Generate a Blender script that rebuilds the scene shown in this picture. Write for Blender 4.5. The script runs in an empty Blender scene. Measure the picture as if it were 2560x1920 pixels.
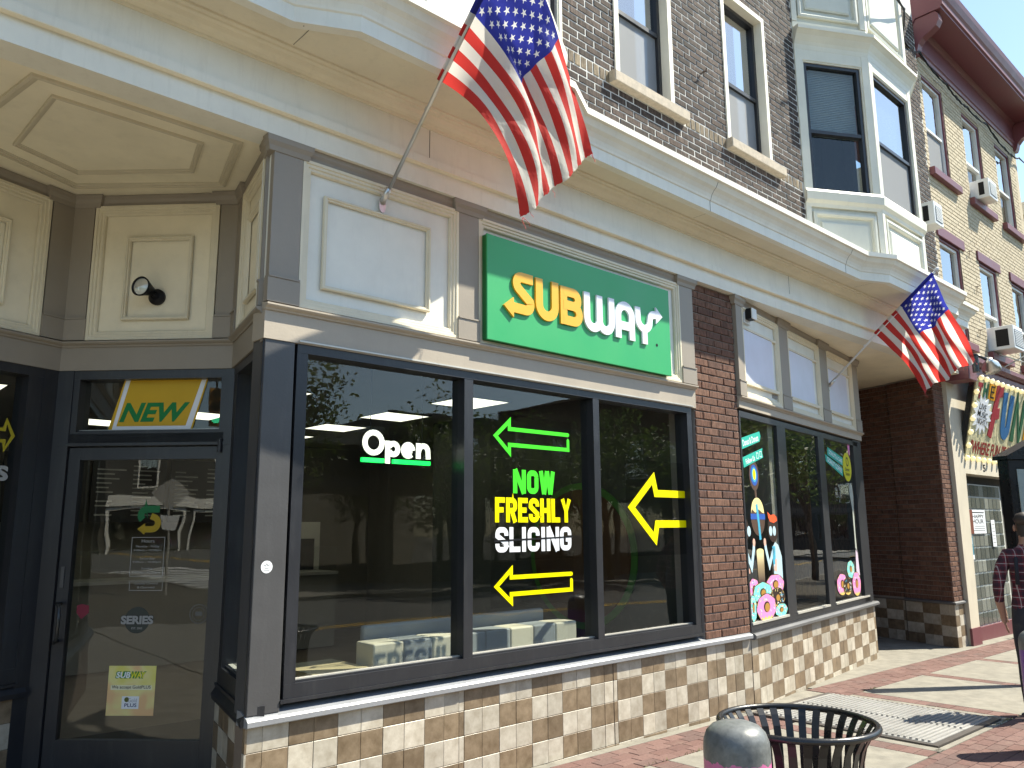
import bpy, math, random
from mathutils import Vector, Matrix
random.seed(11)
R = math.radians
S = bpy.context.scene
COL = S.collection

# ------------------------------------------------------------------ camera
RIGHT = Vector((0.73645, -0.67645, -0.00668)); DOWN = Vector((0.11597, 0.13597, -0.98390)); FWD = Vector((0.66647, 0.72382, 0.17858))
CAM = Vector((0.0, -4.232, 1.62))
cd = bpy.data.cameras.new('camera'); cam = bpy.data.objects.new('camera', cd); COL.objects.link(cam)
cd.sensor_width = 36; cd.lens = 28.125; cd.clip_start = 0.05; cd.clip_end = 2000
cam.matrix_world = Matrix(((RIGHT.x, -DOWN.x, -FWD.x, CAM.x), (RIGHT.y, -DOWN.y, -FWD.y, CAM.y), (RIGHT.z, -DOWN.z, -FWD.z, CAM.z), (0, 0, 0, 1)))
S.camera = cam
# ------------------------------------------------------------------ sky, sun, exposure
SUN_H = Vector((0.862, -0.507)); ELEV = R(51.5)
w = bpy.data.worlds.new('World'); S.world = w; w.use_nodes = True
wn = w.node_tree.nodes; wl = w.node_tree.links
sky = wn.new('ShaderNodeTexSky'); sky.sky_type = 'NISHITA'; sky.sun_disc = False
sky.sun_elevation = ELEV; sky.sun_rotation = math.atan2(SUN_H.x, SUN_H.y)
sky.altitude = 200; sky.air_density = 1.0; sky.dust_density = 0.35; sky.ozone_density = 2.2
wl.new(sky.outputs[0], wn['Background'].inputs[0]); wn['Background'].inputs[1].default_value = 0.11
sl = bpy.data.lights.new('sun', 'SUN'); sl.energy = 4.1; sl.angle = R(0.53); sl.color = (1.0, 0.96, 0.90)
so = bpy.data.objects.new('sun', sl); COL.objects.link(so)
tosun = Vector((SUN_H.x * math.cos(ELEV), SUN_H.y * math.cos(ELEV), math.sin(ELEV)))
so.rotation_euler = tosun.to_track_quat('Z', 'Y').to_euler(); so.location = (20, -12, 30)
S.view_settings.view_transform = 'Standard'; S.view_settings.look = 'None'
S.view_settings.exposure = 1.48; S.view_settings.gamma = 1.0
S.view_settings.use_white_balance = True; S.view_settings.white_balance_temperature = 7150; S.view_settings.white_balance_tint = 4   # the camera's own daylight/shade balance
try:
    S.cycles.max_bounces = 8; S.cycles.diffuse_bounces = 3; S.cycles.glossy_bounces = 3; S.cycles.transmission_bounces = 6; S.cycles.transparent_max_bounces = 16
    S.cycles.caustics_reflective = False; S.cycles.caustics_refractive = False
except Exception: pass

# ------------------------------------------------------------------ helpers: frames, meshes, objects
def gz(x): return -0.0155 * (x - 5.0)          # the pavement falls gently to the right

class Fr:                                         # a wall frame: s along the wall, o outward, z up
    def __init__(f, x, y, deg):
        f.x, f.y, f.a = x, y, R(deg); f.d = (math.cos(f.a), math.sin(f.a)); f.n = (math.sin(f.a), -math.cos(f.a))
    def p(f, s, o, z): return (f.x + s * f.d[0] + o * f.n[0], f.y + s * f.d[1] + o * f.n[1], z)
def frame2(a, b):
    return Fr(a[0], a[1], math.degrees(math.atan2(b[1] - a[1], b[0] - a[0])))
W0 = Fr(0, 0, 0)

WM = {}
def par(o, parent, wm):
    WM[o.name] = wm
    if parent is not None:
        o.parent = parent; o.matrix_parent_inverse = WM[parent.name].inverted()
def tag(o, label=None, cat=None, group=None, kind=None):
    if label: o['label'] = label
    if cat: o['category'] = cat
    if group: o['group'] = group
    if kind: o['kind'] = kind
    return o
def thing(name, loc, label, cat, group=None, rz=0):
    o = bpy.data.objects.new(name, None); COL.objects.link(o); o.location = loc; o.rotation_euler = (0, 0, rz); o.empty_display_size = 0.1
    WM[o.name] = Matrix.Translation(Vector(loc)) @ Matrix.Rotation(rz, 4, 'Z')
    return tag(o, label, cat, group)

class MB:
    def __init__(m): m.v = []; m.f = []; m.i = []; m.uv = {}
    def add(m, vs, fs, mi=0):
        b = len(m.v); m.v += [tuple(v) for v in vs]
        for f in fs: m.f.append(tuple(b + k for k in f)); m.i.append(mi)
        return m
    def box(m, fr, s0, s1, o0, o1, z0, z1, mi=0):
        v = [fr.p(s, o, z) for z in (z0, z1) for (s, o) in ((s0, o1), (s1, o1), (s1, o0), (s0, o0))]
        return m.add(v, [(3, 2, 1, 0), (4, 5, 6, 7), (0, 1, 5, 4), (1, 2, 6, 5), (2, 3, 7, 6), (3, 0, 4, 7)], mi)
    def cbox(m, fr, s0, s1, o0, o1, z0, z1, c=0.004, mi=0):   # front edges chamfered
        v = [fr.p(*q) for q in ((s0, o0, z0), (s1, o0, z0), (s1, o0, z1), (s0, o0, z1), (s0, o1 - c, z0), (s1, o1 - c, z0), (s1, o1 - c, z1), (s0, o1 - c, z1), (s0 + c, o1, z0 + c), (s1 - c, o1, z0 + c), (s1 - c, o1, z1 - c), (s0 + c, o1, z1 - c))]
        return m.add(v, [(8, 9, 10, 11), (4, 5, 9, 8), (5, 6, 10, 9), (6, 7, 11, 10), (7, 4, 8, 11), (0, 1, 5, 4), (1, 2, 6, 5), (2, 3, 7, 6), (3, 0, 4, 7)], mi)
    def poly(m, fr, pts, o0, o1, mi=0):           # (s,z) outline extruded from o0 to o1
        a = sum(pts[k][0] * pts[(k + 1) % len(pts)][1] - pts[(k + 1) % len(pts)][0] * pts[k][1] for k in range(len(pts)))
        if a < 0: pts = pts[::-1]
        n = len(pts); v = [fr.p(s, o1, z) for s, z in pts] + [fr.p(s, o0, z) for s, z in pts]
        f = [tuple(range(n)), tuple(range(2 * n - 1, n - 1, -1))] + [(k, k + n, (k + 1) % n + n, (k + 1) % n) for k in range(n)]
        return m.add(v, f, mi)
    def slab(m, pts, z0, z1, mi=0, slope=False):   # (x,y) outline extruded up
        a = sum(pts[k][0] * pts[(k + 1) % len(pts)][1] - pts[(k + 1) % len(pts)][0] * pts[k][1] for k in range(len(pts)))
        if a < 0: pts = pts[::-1]
        n = len(pts); g = (lambda x: gz(x)) if slope else (lambda x: 0)
        v = [(x, y, z0 + g(x)) for x, y in pts] + [(x, y, z1 + g(x)) for x, y in pts]
        return m.add(v, [tuple(range(n - 1, -1, -1)), tuple(range(n, 2 * n))] + [(k, (k + 1) % n, (k + 1) % n + n, k + n) for k in range(n)], mi)
    def sweep(m, path, prof, mi=0, cap=True):      # profile (o,z) mitred along an (x,y) path; outward is to the right of travel
        n = len(path); dirs = []
        for k in range(n - 1):
            d = Vector((path[k + 1][0] - path[k][0], path[k + 1][1] - path[k][1])); dirs.append(d.normalized())
        rings = []
        for k in range(n):
            a = dirs[max(k - 1, 0)]; b = dirs[min(k, n - 2)]
            na = Vector((a.y, -a.x)); nb = Vector((b.y, -b.x)); mt = (na + nb); mt = mt / max(mt.dot(na), 0.2)
            rings.append([(path[k][0] + mt.x * o, path[k][1] + mt.y * o, z) for o, z in prof])
        q = len(prof); vs = [p for r in rings for p in r]; fs = []
        for k in range(n - 1):
            for j in range(q): 
                j2 = (j + 1) % q
                fs.append((k * q + j, (k + 1) * q + j, (k + 1) * q + j2, k * q + j2))
        if cap: fs += [tuple(range(q)), tuple(range((n - 1) * q + q - 1, (n - 1) * q - 1, -1))]
        return m.add(vs, fs, mi)
    def tube(m, pts, r, n=8, mi=0, cap=True):
        pts = [Vector(p) for p in pts]; rr = r if isinstance(r, (list, tuple)) else [r] * len(pts); vs = []; up = None
        for k, p in enumerate(pts):
            t = (pts[min(k + 1, len(pts) - 1)] - pts[max(k - 1, 0)]).normalized()
            if up is None: up = t.orthogonal().normalized()
            up = (up - t * up.dot(t)).normalized(); sd = t.cross(up)
            vs += [p + (up * math.cos(2 * math.pi * j / n) + sd * math.sin(2 * math.pi * j / n)) * rr[k] for j in range(n)]
        fs = [(k * n + j, k * n + (j + 1) % n, (k + 1) * n + (j + 1) % n, (k + 1) * n + j) for k in range(len(pts) - 1) for j in range(n)]
        if cap: fs += [tuple(range(n - 1, -1, -1)), tuple(range((len(pts) - 1) * n, len(pts) * n))]
        return m.add(vs, fs, mi)
    def lathe(m, c, prof, n=32, mi=0, mat=None):   # (r,z) profile round the z axis at c
        vs = []
        for r, z in prof:
            for j in range(n):
                a = 2 * math.pi * j / n; p = Vector((r * math.cos(a), r * math.sin(a), z))
                if mat is not None: p = mat @ p
                vs.append((c[0] + p.x, c[1] + p.y, c[2] + p.z))
        fs = [(k * n + j, k * n + (j + 1) % n, (k + 1) * n + (j + 1) % n, (k + 1) * n + j) for k in range(len(prof) - 1) for j in range(n)]
        return m.add(vs, fs, mi)
    def stroke(m, fr, pts, wd, o0, o1, mi=0, rnd=False):   # thick polyline lettering in the (s,z) plane
        P = [Vector(p) for p in pts]; n = len(P); L = []; Rr = []
        for k in range(n):
            a = (P[k] - P[k - 1]).normalized() if k else (P[1] - P[0]).normalized()
            b = (P[k + 1] - P[k]).normalized() if k < n - 1 else a
            na = Vector((-a.y, a.x)); nb = Vector((-b.y, b.x)); t = na + nb; t = t / max(t.dot(na), 0.35)
            L.append(P[k] + t * wd / 2); Rr.append(P[k] - t * wd / 2)
        q = L + Rr[::-1]
        v = [fr.p(x.x, o1, x.y) for x in L + Rr] + [fr.p(x.x, o0, x.y) for x in L + Rr]; f = []
        for k in range(n - 1):
            f += [(k, n + k, n + k + 1, k + 1), (2 * n + k, k, k + 1, 2 * n + k + 1), (n + k, 3 * n + k, 3 * n + k + 1, n + k + 1)]
        f += [(0, 2 * n, 3 * n, n), (n - 1, 2 * n - 1, 4 * n - 1, 3 * n - 1)]
        m.add(v, f, mi)
        if rnd:
            for c in (P[0], P[-1]): m.poly(fr, ell(c.x, c.y, wd / 2, wd / 2, 14), o0, o1 - 0.0003, mi)
        return m
    def mesh(m, name, mats, smooth=False, center=True):
        c = Vector((0, 0, 0))
        if center and m.v:
            xs = [v[0] for v in m.v]; ys = [v[1] for v in m.v]; zs = [v[2] for v in m.v]
            c = Vector(((min(xs) + max(xs)) / 2, (min(ys) + max(ys)) / 2, min(zs)))
        me = bpy.data.meshes.new(name); me.from_pydata([(v[0] - c.x, v[1] - c.y, v[2] - c.z) for v in m.v], [], m.f)
        for mt in (mats if isinstance(mats, (list, tuple)) else [mats]): me.materials.append(mt)
        if any(m.i): me.polygons.foreach_set('material_index', m.i)
        if smooth: me.polygons.foreach_set('use_smooth', [True] * len(m.f))
        me.update(); return me, c
    def build(m, name, mats, parent=None, smooth=False, label=None, cat=None, group=None, kind=None, bevel=0):
        me, c = m.mesh(name, mats, smooth)
        o = bpy.data.objects.new(name, me); COL.objects.link(o); o.location = c
        par(o, parent, Matrix.Translation(c))
        if bevel:
            b = o.modifiers.new('bevel', 'BEVEL'); b.width = bevel; b.segments = 2; b.limit_method = 'ANGLE'; b.angle_limit = R(40)
        return tag(o, label, cat, group, kind)
def ell(cx, cy, rx, ry, n=28, a0=0, a1=360): 
    return [(cx + rx * math.cos(R(a0 + (a1 - a0) * k / n)), cy + ry * math.sin(R(a0 + (a1 - a0) * k / n))) for k in range(n if a1 - a0 >= 360 else n + 1)]
def rect(s0, s1, z0, z1): return [(s0, z0), (s1, z0), (s1, z1), (s0, z1)]
def arc(cx, cy, r, a0, a1, n=10): return [(cx + r * math.cos(R(a0 + (a1 - a0) * k / n)), cy + r * math.sin(R(a0 + (a1 - a0) * k / n))) for k in range(n + 1)]

def text(name, s, fr, box, o, mat, parent=None, bold=0.0, shear=0.0, depth=0.001, rot=0.0, space=1.0, align=True, cut=None, **kw):
    """flat lettering fitted to box=(s0,s1,z0,z1) on the frame, rot turns it within the plane"""
    cu = bpy.data.curves.new(name, 'FONT'); cu.body = s; cu.size = 1; cu.offset = bold; cu.shear = shear; cu.space_character = space
    cu.extrude = 0.0; cu.resolution_u = 4; cu.fill_mode = 'FRONT'; cu.space_line = 1.0; cu.align_x = 'CENTER' if align else 'LEFT'
    t = bpy.data.objects.new('lettering_source', cu); COL.objects.link(t)
    dg = bpy.context.evaluated_depsgraph_get(); me = bpy.data.meshes.new_from_object(t.evaluated_get(dg))
    bpy.data.objects.remove(t); bpy.data.curves.remove(cu)
    vs = [v.co.copy() for v in me.vertices]; fs = [tuple(p.vertices) for p in me.polygons]; bpy.data.meshes.remove(me)
    x0 = min(v.x for v in vs); x1 = max(v.x for v in vs); y0 = min(v.y for v in vs); y1 = max(v.y for v in vs)
    s0, s1, z0, z1 = box; cx, cz = (s0 + s1) / 2, (z0 + z1) / 2; m = MB(); ca, sa = math.cos(R(rot)), math.sin(R(rot)); pts = []
    for v in vs:
        a = ((v.x - x0) / (x1 - x0) - 0.5) * (s1 - s0); b = ((v.y - y0) / (y1 - y0) - 0.5) * (z1 - z0)
        pts.append(fr.p(cx + a * ca - b * sa, o, cz + a * sa + b * ca))
    m.add(pts, fs)
    return m.build(name, mat, parent, **kw)

# ------------------------------------------------------------------ materials
MATS = {}
def nodes(name):
    m = bpy.data.materials.new(name); m.use_nodes = True; nt = m.node_tree; return m, nt, nt.nodes['Principled BSDF']
def N(nt, t, **kw):
    n = nt.nodes.new(t)
    for k, v in kw.items():
        if hasattr(n, k): setattr(n, k, v)
    return n
def mixc(nt, fac, a, b, blend='MIX'):
    n = nt.nodes.new('ShaderNodeMix'); n.data_type = 'RGBA'; n.blend_type = blend
    for sock, val in ((n.inputs[0], fac), (n.inputs[6], a), (n.inputs[7], b)):
        if hasattr(val, 'links') or isinstance(val, bpy.types.NodeSocket): nt.links.new(val, sock)
        elif isinstance(val, (int, float)): sock.default_value = val
        else: sock.default_value = (*val, 1) if len(val) == 3 else val
    return n.outputs[2]
def ramp(nt, inp, stops):
    n = nt.nodes.new('ShaderNodeValToRGB'); nt.links.new(inp, n.inputs[0]); e = n.color_ramp.elements
    while len(e) < len(stops): e.new(0.5)
    for k, (p, c) in enumerate(stops): e[k].position = p; e[k].color = (c, c, c, 1) if isinstance(c, (int, float)) else (*c, 1)
    return n.outputs[0]
def pos(nt, scale=(1, 1, 1)):
    g = nt.nodes.new('ShaderNodeNewGeometry'); mp = nt.nodes.new('ShaderNodeMapping'); mp.inputs['Scale'].default_value = scale
    nt.links.new(g.outputs['Position'], mp.inputs[0]); return mp.outputs[0]
def noise(nt, vec, scale, detail=4, rough=0.6):
    n = nt.nodes.new('ShaderNodeTexNoise'); n.inputs['Scale'].default_value = scale; n.inputs['Detail'].default_value = detail; n.inputs['Roughness'].default_value = rough
    nt.links.new(vec, n.inputs['Vector']); return n.outputs['Fac']
def bump(nt, b, h, strength, dist=0.01):
    n = nt.nodes.new('ShaderNodeBump'); n.inputs['Strength'].default_value = strength; n.inputs['Distance'].default_value = dist
    nt.links.new(h, n.inputs['Height']); nt.links.new(n.outputs[0], b.inputs['Normal'])
def math_(nt, op, a, b=None, c=None, clamp=False):
    n = nt.nodes.new('ShaderNodeMath'); n.operation = op; n.use_clamp = clamp
    for k, v in enumerate((a, b, c)):
        if v is None: continue
        if isinstance(v, bpy.types.NodeSocket): nt.links.new(v, n.inputs[k])
        else: n.inputs[k].default_value = v
    return n.outputs[0]
def rnd(nt):   # one random number per piece, whether it is an object or an island of a joined mesh
    oi = nt.nodes.new('ShaderNodeObjectInfo'); g = nt.nodes.new('ShaderNodeNewGeometry')
    return math_(nt, 'FRACT', math_(nt, 'ADD', oi.outputs['Random'], g.outputs['Random Per Island']))

def paint(name, col, rough=0.5, var=0.06, scale=3.0, dirt=0.12, dirtcol=(0.22, 0.19, 0.14), spec=0.5, bmp=0.15, metal=0.0, streak=True):
    """painted or plain surface: slight mottling, vertical grime streaks and fine relief"""
    m, nt, b = nodes(name); v = pos(nt); n1 = noise(nt, v, scale); n2 = noise(nt, pos(nt, (14, 14, 1.6)) if streak else v, 1.3 if streak else scale * 3, 4, 0.7)
    c = mixc(nt, ramp(nt, n1, [(0.3, 0.0), (0.7, 1.0)]), [x * (1 - var) for x in col], [min(x * (1 + var), 1) for x in col])
    c = mixc(nt, math_(nt, 'MULTIPLY', ramp(nt, n2, [(0.52, 0.0), (0.85, 1.0)]), dirt * 2), c, dirtcol)
    nt.links.new(c, b.inputs['Base Color']); b.inputs['Metallic'].default_value = metal; b.inputs['Specular IOR Level'].default_value = spec
    nt.links.new(ramp(nt, n1, [(0.2, max(rough - 0.08, 0.02)), (0.8, min(rough + 0.08, 1))]), b.inputs['Roughness'])
    if bmp: bump(nt, b, noise(nt, v, 60, 2), bmp, 0.004)
    return m
def plain(name, col, rough=0.5, spec=0.5, metal=0.0):
    m, nt, b = nodes(name); n1 = noise(nt, pos(nt), 8)
    nt.links.new(mixc(nt, n1, [x * 0.94 for x in col], [min(1, x * 1.06) for x in col]), b.inputs['Base Color'])
    b.inputs['Roughness'].default_value = rough; b.inputs['Specular IOR Level'].default_value = spec; b.inputs['Metallic'].default_value = metal
    return m
def glow(name, col, st, base=(0.8, 0.8, 0.8)):
    m, nt, b = nodes(name); b.inputs['Base Color'].default_value = (*base, 1); b.inputs['Emission Color'].default_value = (*col, 1); b.inputs['Emission Strength'].default_value = st
    if st < 1.2: m.cycles.emission_sampling = 'NONE'
    return m
def glass(name, tint=(0.72, 0.76, 0.74), base=0.05, gain=1.0, wob=0.03, wscale=1.4, refl=(1, 1, 1)):
    m = bpy.data.materials.new(name); m.use_nodes = True; nt = m.node_tree; nt.nodes.clear()
    out = N(nt, 'ShaderNodeOutputMaterial'); tr = N(nt, 'ShaderNodeBsdfTransparent'); gl = N(nt, 'ShaderNodeBsdfGlossy'); mx = N(nt, 'ShaderNodeMixShader'); fz = N(nt, 'ShaderNodeFresnel')
    tr.inputs[0].default_value = (*tint, 1); gl.inputs['Roughness'].default_value = 0.0; gl.inputs[0].default_value = (*refl, 1); fz.inputs[0].default_value = 1.5
    bm = N(nt, 'ShaderNodeBump'); bm.inputs['Strength'].default_value = wob; bm.inputs['Distance'].default_value = 0.1
    nt.links.new(noise(nt, pos(nt, (1, 1, 1.4)), wscale, 1.5), bm.inputs['Height']); nt.links.new(bm.outputs[0], gl.inputs['Normal'])
    gm_ = N(nt, 'ShaderNodeNewGeometry')   # only the outer face of a pane reflects: the straight-through ray is not bent, so the inner face would wrongly act as a prism
    f = math_(nt, 'MULTIPLY', math_(nt, 'ADD', math_(nt, 'MULTIPLY', fz.outputs[0], gain), base, clamp=True), math_(nt, 'SUBTRACT', 1.0, gm_.outputs['Backfacing']))
    nt.links.new(f, mx.inputs[0]); nt.links.new(tr.outputs[0], mx.inputs[1]); nt.links.new(gl.outputs[0], mx.inputs[2]); nt.links.new(mx.outputs[0], out.inputs[0])
    return m
def brickmat(name, cols, lum=(0.7, 1.3), rough=0.85, scratch=0.8, speck=None, bmp=0.8):
    """fired brick: each piece its own tone, combed wire-cut face"""
    m, nt, b = nodes(name); r = rnd(nt); st = [(k / max(len(cols) - 1, 1), c) for k, c in enumerate(cols)]
    c = ramp(nt, r, st); n1 = noise(nt, pos(nt, (46, 46, 11)), 1.0, 4, 0.75); n2 = noise(nt, pos(nt), 9)
    c = mixc(nt, 1.0, c, ramp(nt, n1, [(0.3, lum[0]), (0.7, lum[1])]), 'MULTIPLY')
    c = mixc(nt, ramp(nt, n2, [(0.55, 0.0), (0.8, 0.35)]), c, speck or [min(1, x * 1.6) for x in cols[0]])
    nt.links.new(c, b.inputs['Base Color']); b.inputs['Roughness'].default_value = rough; b.inputs['Specular IOR Level'].default_value = 0.25
    bump(nt, b, n1, bmp, 0.006); return m
def tilemat(name, ca, cb):
    """stone-look ceramic tile: clouded, veined, each tile its own tone"""
    m, nt, b = nodes(name); r = rnd(nt); v = N(nt, 'ShaderNodeVectorMath', operation='ADD'); cx = N(nt, 'ShaderNodeCombineXYZ')
    nt.links.new(math_(nt, 'MULTIPLY', r, 37.0), cx.inputs[0]); nt.links.new(cx.outputs[0], v.inputs[0]); nt.links.new(pos(nt), v.inputs[1])
    n1 = noise(nt, v.outputs[0], 11, 5, 0.65); n2 = noise(nt, v.outputs[0], 45, 3, 0.7)
    c = mixc(nt, ramp(nt, n1, [(0.32, 0.0), (0.68, 1.0)]), ca, cb)
    c = mixc(nt, 1.0, c, ramp(nt, r, [(0.0, 0.82), (1.0, 1.16)]), 'MULTIPLY'); c = mixc(nt, ramp(nt, n2, [(0.6, 0.0), (0.8, 0.4)]), c, [x * 0.6 for x in ca])
    nt.links.new(c, b.inputs['Base Color']); nt.links.new(ramp(nt, n1, [(0.3, 0.32), (0.7, 0.5)]), b.inputs['Roughness']); bump(nt, b, n2, 0.15, 0.003); return m

M_WHITE = paint('white_panel_paint', (0.80, 0.785, 0.715), 0.55, dirt=0.05)
M_FASCIA = paint('fascia_paint', (0.79, 0.765, 0.68), 0.5, dirt=0.08)
M_CREAM = paint('cream_trim_paint', (0.74, 0.665, 0.51), 0.5, dirt=0.08)
M_CEIL = paint('cream_ceiling_paint', (0.86, 0.775, 0.60), 0.6, dirt=0.06, streak=False)
M_TAUPE = paint('taupe_trim_paint', (0.29, 0.25, 0.205), 0.5, dirt=0.08)
M_BAND = paint('beige_band_paint', (0.40, 0.345, 0.28), 0.5, dirt=0.06)
M_BLACK = paint('black_frame_paint', (0.022, 0.023, 0.028), 0.35, dirt=0.1, dirtcol=(0.12, 0.12, 0.12))
M_POST = paint('grey_post_paint', (0.068, 0.067, 0.070), 0.38, dirt=0.03, dirtcol=(0.3, 0.3, 0.3))
M_SILL = paint('grey_metal_sill', (0.30, 0.31, 0.335), 0.38, dirt=0.1, metal=0.25)
M_SILLD = paint('charcoal_sill', (0.12, 0.12, 0.125), 0.45, dirt=0.12)
M_GROUT = paint('tile_grout', (0.15, 0.12, 0.10), 0.9, streak=False)
M_TL = tilemat('light_stone_tile', (0.36, 0.315, 0.25), (0.545, 0.50, 0.425)); M_TD = tilemat('brown_stone_tile', (0.135, 0.095, 0.058), (0.26, 0.195, 0.13))
M_MORT = paint('pale_mortar', (0.58, 0.57, 0.55), 0.95, scale=30, streak=False); M_MORTD = paint('grey_mortar', (0.30, 0.27, 0.25), 0.95, scale=30, streak=False)
M_BRK = brickmat('dark_brown_brick', [(0.040, 0.028, 0.024), (0.064, 0.045, 0.038), (0.026, 0.020, 0.018), (0.078, 0.056, 0.047)], (0.25, 2.1), speck=(0.15, 0.12, 0.10))
M_BRKP = brickmat('rust_brown_brick', [(0.135, 0.068, 0.047), (0.108, 0.054, 0.039), (0.160, 0.086, 0.060), (0.092, 0.049, 0.038)], (0.30, 1.9), speck=(0.20, 0.125, 0.09), bmp=1.0)
M_TAN = brickmat('tan_painted_brick', [(0.50, 0.425, 0.31), (0.54, 0.46, 0.34), (0.46, 0.39, 0.285)], (0.85, 1.12), speck=(0.33, 0.26, 0.18), bmp=0.4)
M_MAROON = paint('maroon_paint', (0.155, 0.045, 0.055), 0.45, dirt=0.05)
M_GLASS = glass('shop_glass', (0.93, 0.95, 0.94), 0.014, 0.95, 0.018)
M_GLASSU = glass('sash_glass', (0.7, 0.74, 0.74), 0.30, 1.3, 0.008, 2.0)
M_WFR = paint('window_trim_paint', (0.78, 0.75, 0.66), 0.5, dirt=0.08)
M_VINYL = paint('white_vinyl', (0.78, 0.79, 0.78), 0.4, dirt=0.05)
M_STONE = paint('sandstone_sill', (0.42, 0.36, 0.29), 0.85, var=0.18, scale=22, dirt=0.2, streak=False)
M_BAY = paint('bay_panel_paint', (0.60, 0.60, 0.53), 0.5, dirt=0.05); M_BAYT = paint('bay_trim_paint', (0.68, 0.66, 0.57), 0.5, dirt=0.05)
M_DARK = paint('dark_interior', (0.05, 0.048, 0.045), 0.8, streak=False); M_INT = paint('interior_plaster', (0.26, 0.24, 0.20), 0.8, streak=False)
M_SCREEN = glass('insect_screen', (0.42, 0.43, 0.44), 0.0, 0.0); 
M_BLIND = paint('blind_slats', (0.42, 0.45, 0.46), 0.6, streak=False)
M_SCR2, _nt, _b = nodes('grey_screen'); _b.inputs['Base Color'].default_value = (0.30, 0.31, 0.33, 1); _b.inputs['Alpha'].default_value = 0.62; _b.inputs['Roughness'].default_value = 0.8

def mold(m, mp, poly, prof, mi=0):
    """picture-frame moulding: profile (inset, height) run round a convex outline"""
    a = sum(poly[k][0] * poly[(k + 1) % len(poly)][1] - poly[(k + 1) % len(poly)][0] * poly[k][1] for k in range(len(poly)))
    if a < 0: poly = poly[::-1]
    n = len(poly); P = [Vector(p) for p in poly]; mit = []
    for k in range(n):
        d0 = (P[k] - P[k - 1]).normalized(); d1 = (P[(k + 1) % n] - P[k]).normalized()
        n0 = Vector((-d0.y, d0.x)); n1 = Vector((-d1.y, d1.x)); t = n0 + n1; mit.append(t / max(t.dot(n0), 0.2))
    vs = []
    for ins, h in prof: vs += [mp(P[k].x + mit[k].x * ins, P[k].y + mit[k].y * ins, h) for k in range(n)]
    fs = [(j * n + k, j * n + (k + 1) % n, (j + 1) * n + (k + 1) % n, (j + 1) * n + k) for j in range(len(prof) - 1) for k in range(n)]
    return m.add(vs, fs, mi)
def ring(m, fr, s0, s1, z0, z1, prof, mi=0): return mold(m, lambda a, b, h: fr.p(a, h, b), rect(s0, s1, z0, z1), prof, mi)
P_BIG = [(0, -0.01), (0, 0.030), (0.018, 0.030), (0.022, 0.022), (0.038, 0.022), (0.042, 0.013), (0.058, 0.013), (0.064, 0.004), (0.066, -0.01)]
P_SML = [(0, -0.005), (0, 0.014), (0.006, 0.020), (0.014, 0.020), (0.018, 0.010), (0.026, 0.010), (0.030, -0.005)]
def wall_holes(m, fr, s0, s1, z0, z1, holes, o0, o1):
    ss = sorted({s0, s1, *[h[0] for h in holes], *[h[1] for h in holes]}); zs = sorted({z0, z1, *[h[2] for h in holes], *[h[3] for h in holes]})
    ss = [s for s in ss if s0 <= s <= s1]; zs = [z for z in zs if z0 <= z <= z1]
    for a, b in zip(ss, ss[1:]):
        run = None
        for c, d in zip(zs, zs[1:]):
            hit = any(h[0] <= (a + b) / 2 <= h[1] and h[2] <= (c + d) / 2 <= h[3] for h in holes)
            if not hit: run = (run[0], d) if run else (c, d)
            if (hit or d == zs[-1]) and run: m.box(fr, a, b, o0, o1, *run); run = None
    return m
def proj(p):
    q = Vector(p) - CAM; z = q.dot(FWD); return (1280 + 2000 * q.dot(RIGHT) / max(z, 0.01), 960 + 2000 * q.dot(DOWN) / max(z, 0.01), z)
def bricks(fr, s0, s1, z0, z1, holes, L=0.215, H=0.0712, j=0.011, o=0.0):
    """running bond cut to the openings -> list of (frame, s, z, w, h, o)"""
    out = []; k = 0; z = z0
    while z < z1 - 0.02:
        h = min(H, z1 - z) - j; s = s0 - (L / 2 if k % 2 else 0) + random.uniform(-0.004, 0.004)
        while s < s1:
            a, b = max(s, s0), min(s + L - j, s1); segs = [(a, b)]
            for hs0, hs1, hz0, hz1 in holes:
                if z + h > hz0 + 0.012 and z < hz1 - 0.012:
                    segs = [q for (u, v) in segs for q in ((u, min(v, hs0)), (max(u, hs1), v)) if q[1] - q[0] > 0.001]
            for u, v in segs:
                if v - u > 0.025: out.append((fr, u, z, v - u, h, o + random.uniform(-0.0015, 0.0025)))
            s += L
        z += H; k += 1
    return out
BRICK_MESH = {}
def brick_obj(name, b, mat, parent, depth=0.03, ch=0.004):
    fr, s, z, w, h, o = b; key = (name, mat.name, round(w, 2), round(h, 3), depth)
    if key not in BRICK_MESH:
        m = MB(); m.cbox(W0, -key[2] / 2, key[2] / 2, -depth, 0, 0, key[3], ch); BRICK_MESH[key] = m.mesh(name, mat, center=False)[0]
    ob = bpy.data.objects.new(name, BRICK_MESH[key]); COL.objects.link(ob); p = Vector(fr.p(s + w / 2, o, z)); ob.location = p; ob.rotation_euler = (0, 0, fr.a)
    par(ob, parent, Matrix.Translation(p) @ Matrix.Rotation(fr.a, 4, 'Z')); return ob
def lay_bricks(lists, limit, name='brick', stuff_name='brickwork'):
    """lists: [(bricks, material, parent)]; the largest in view become objects, the rest one joined part per wall"""
    allb = []
    for bl, mat, parent in lists:
        for b in bl:
            x, y, z = proj(b[0].p(b[1] + b[3] / 2, b[5], b[2])); vis = -60 < x < 2620 and -60 < y < 1980 and z > 0
            if vis: allb.append((b[3] * b[4] / (z * z), id(b)))
    allb.sort(reverse=True); top = {k for _, k in allb[:limit]}
    for bl, mat, parent in lists:
        m = MB()
        for b in bl:
            if id(b) in top: brick_obj(name, b, mat, parent)
            else: m.cbox(b[0], b[1], b[1] + b[3], b[5] - 0.03, b[5], b[2], b[2] + b[4], 0.004)
        if m.f: m.build(stuff_name, mat, parent, kind='stuff')

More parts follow.
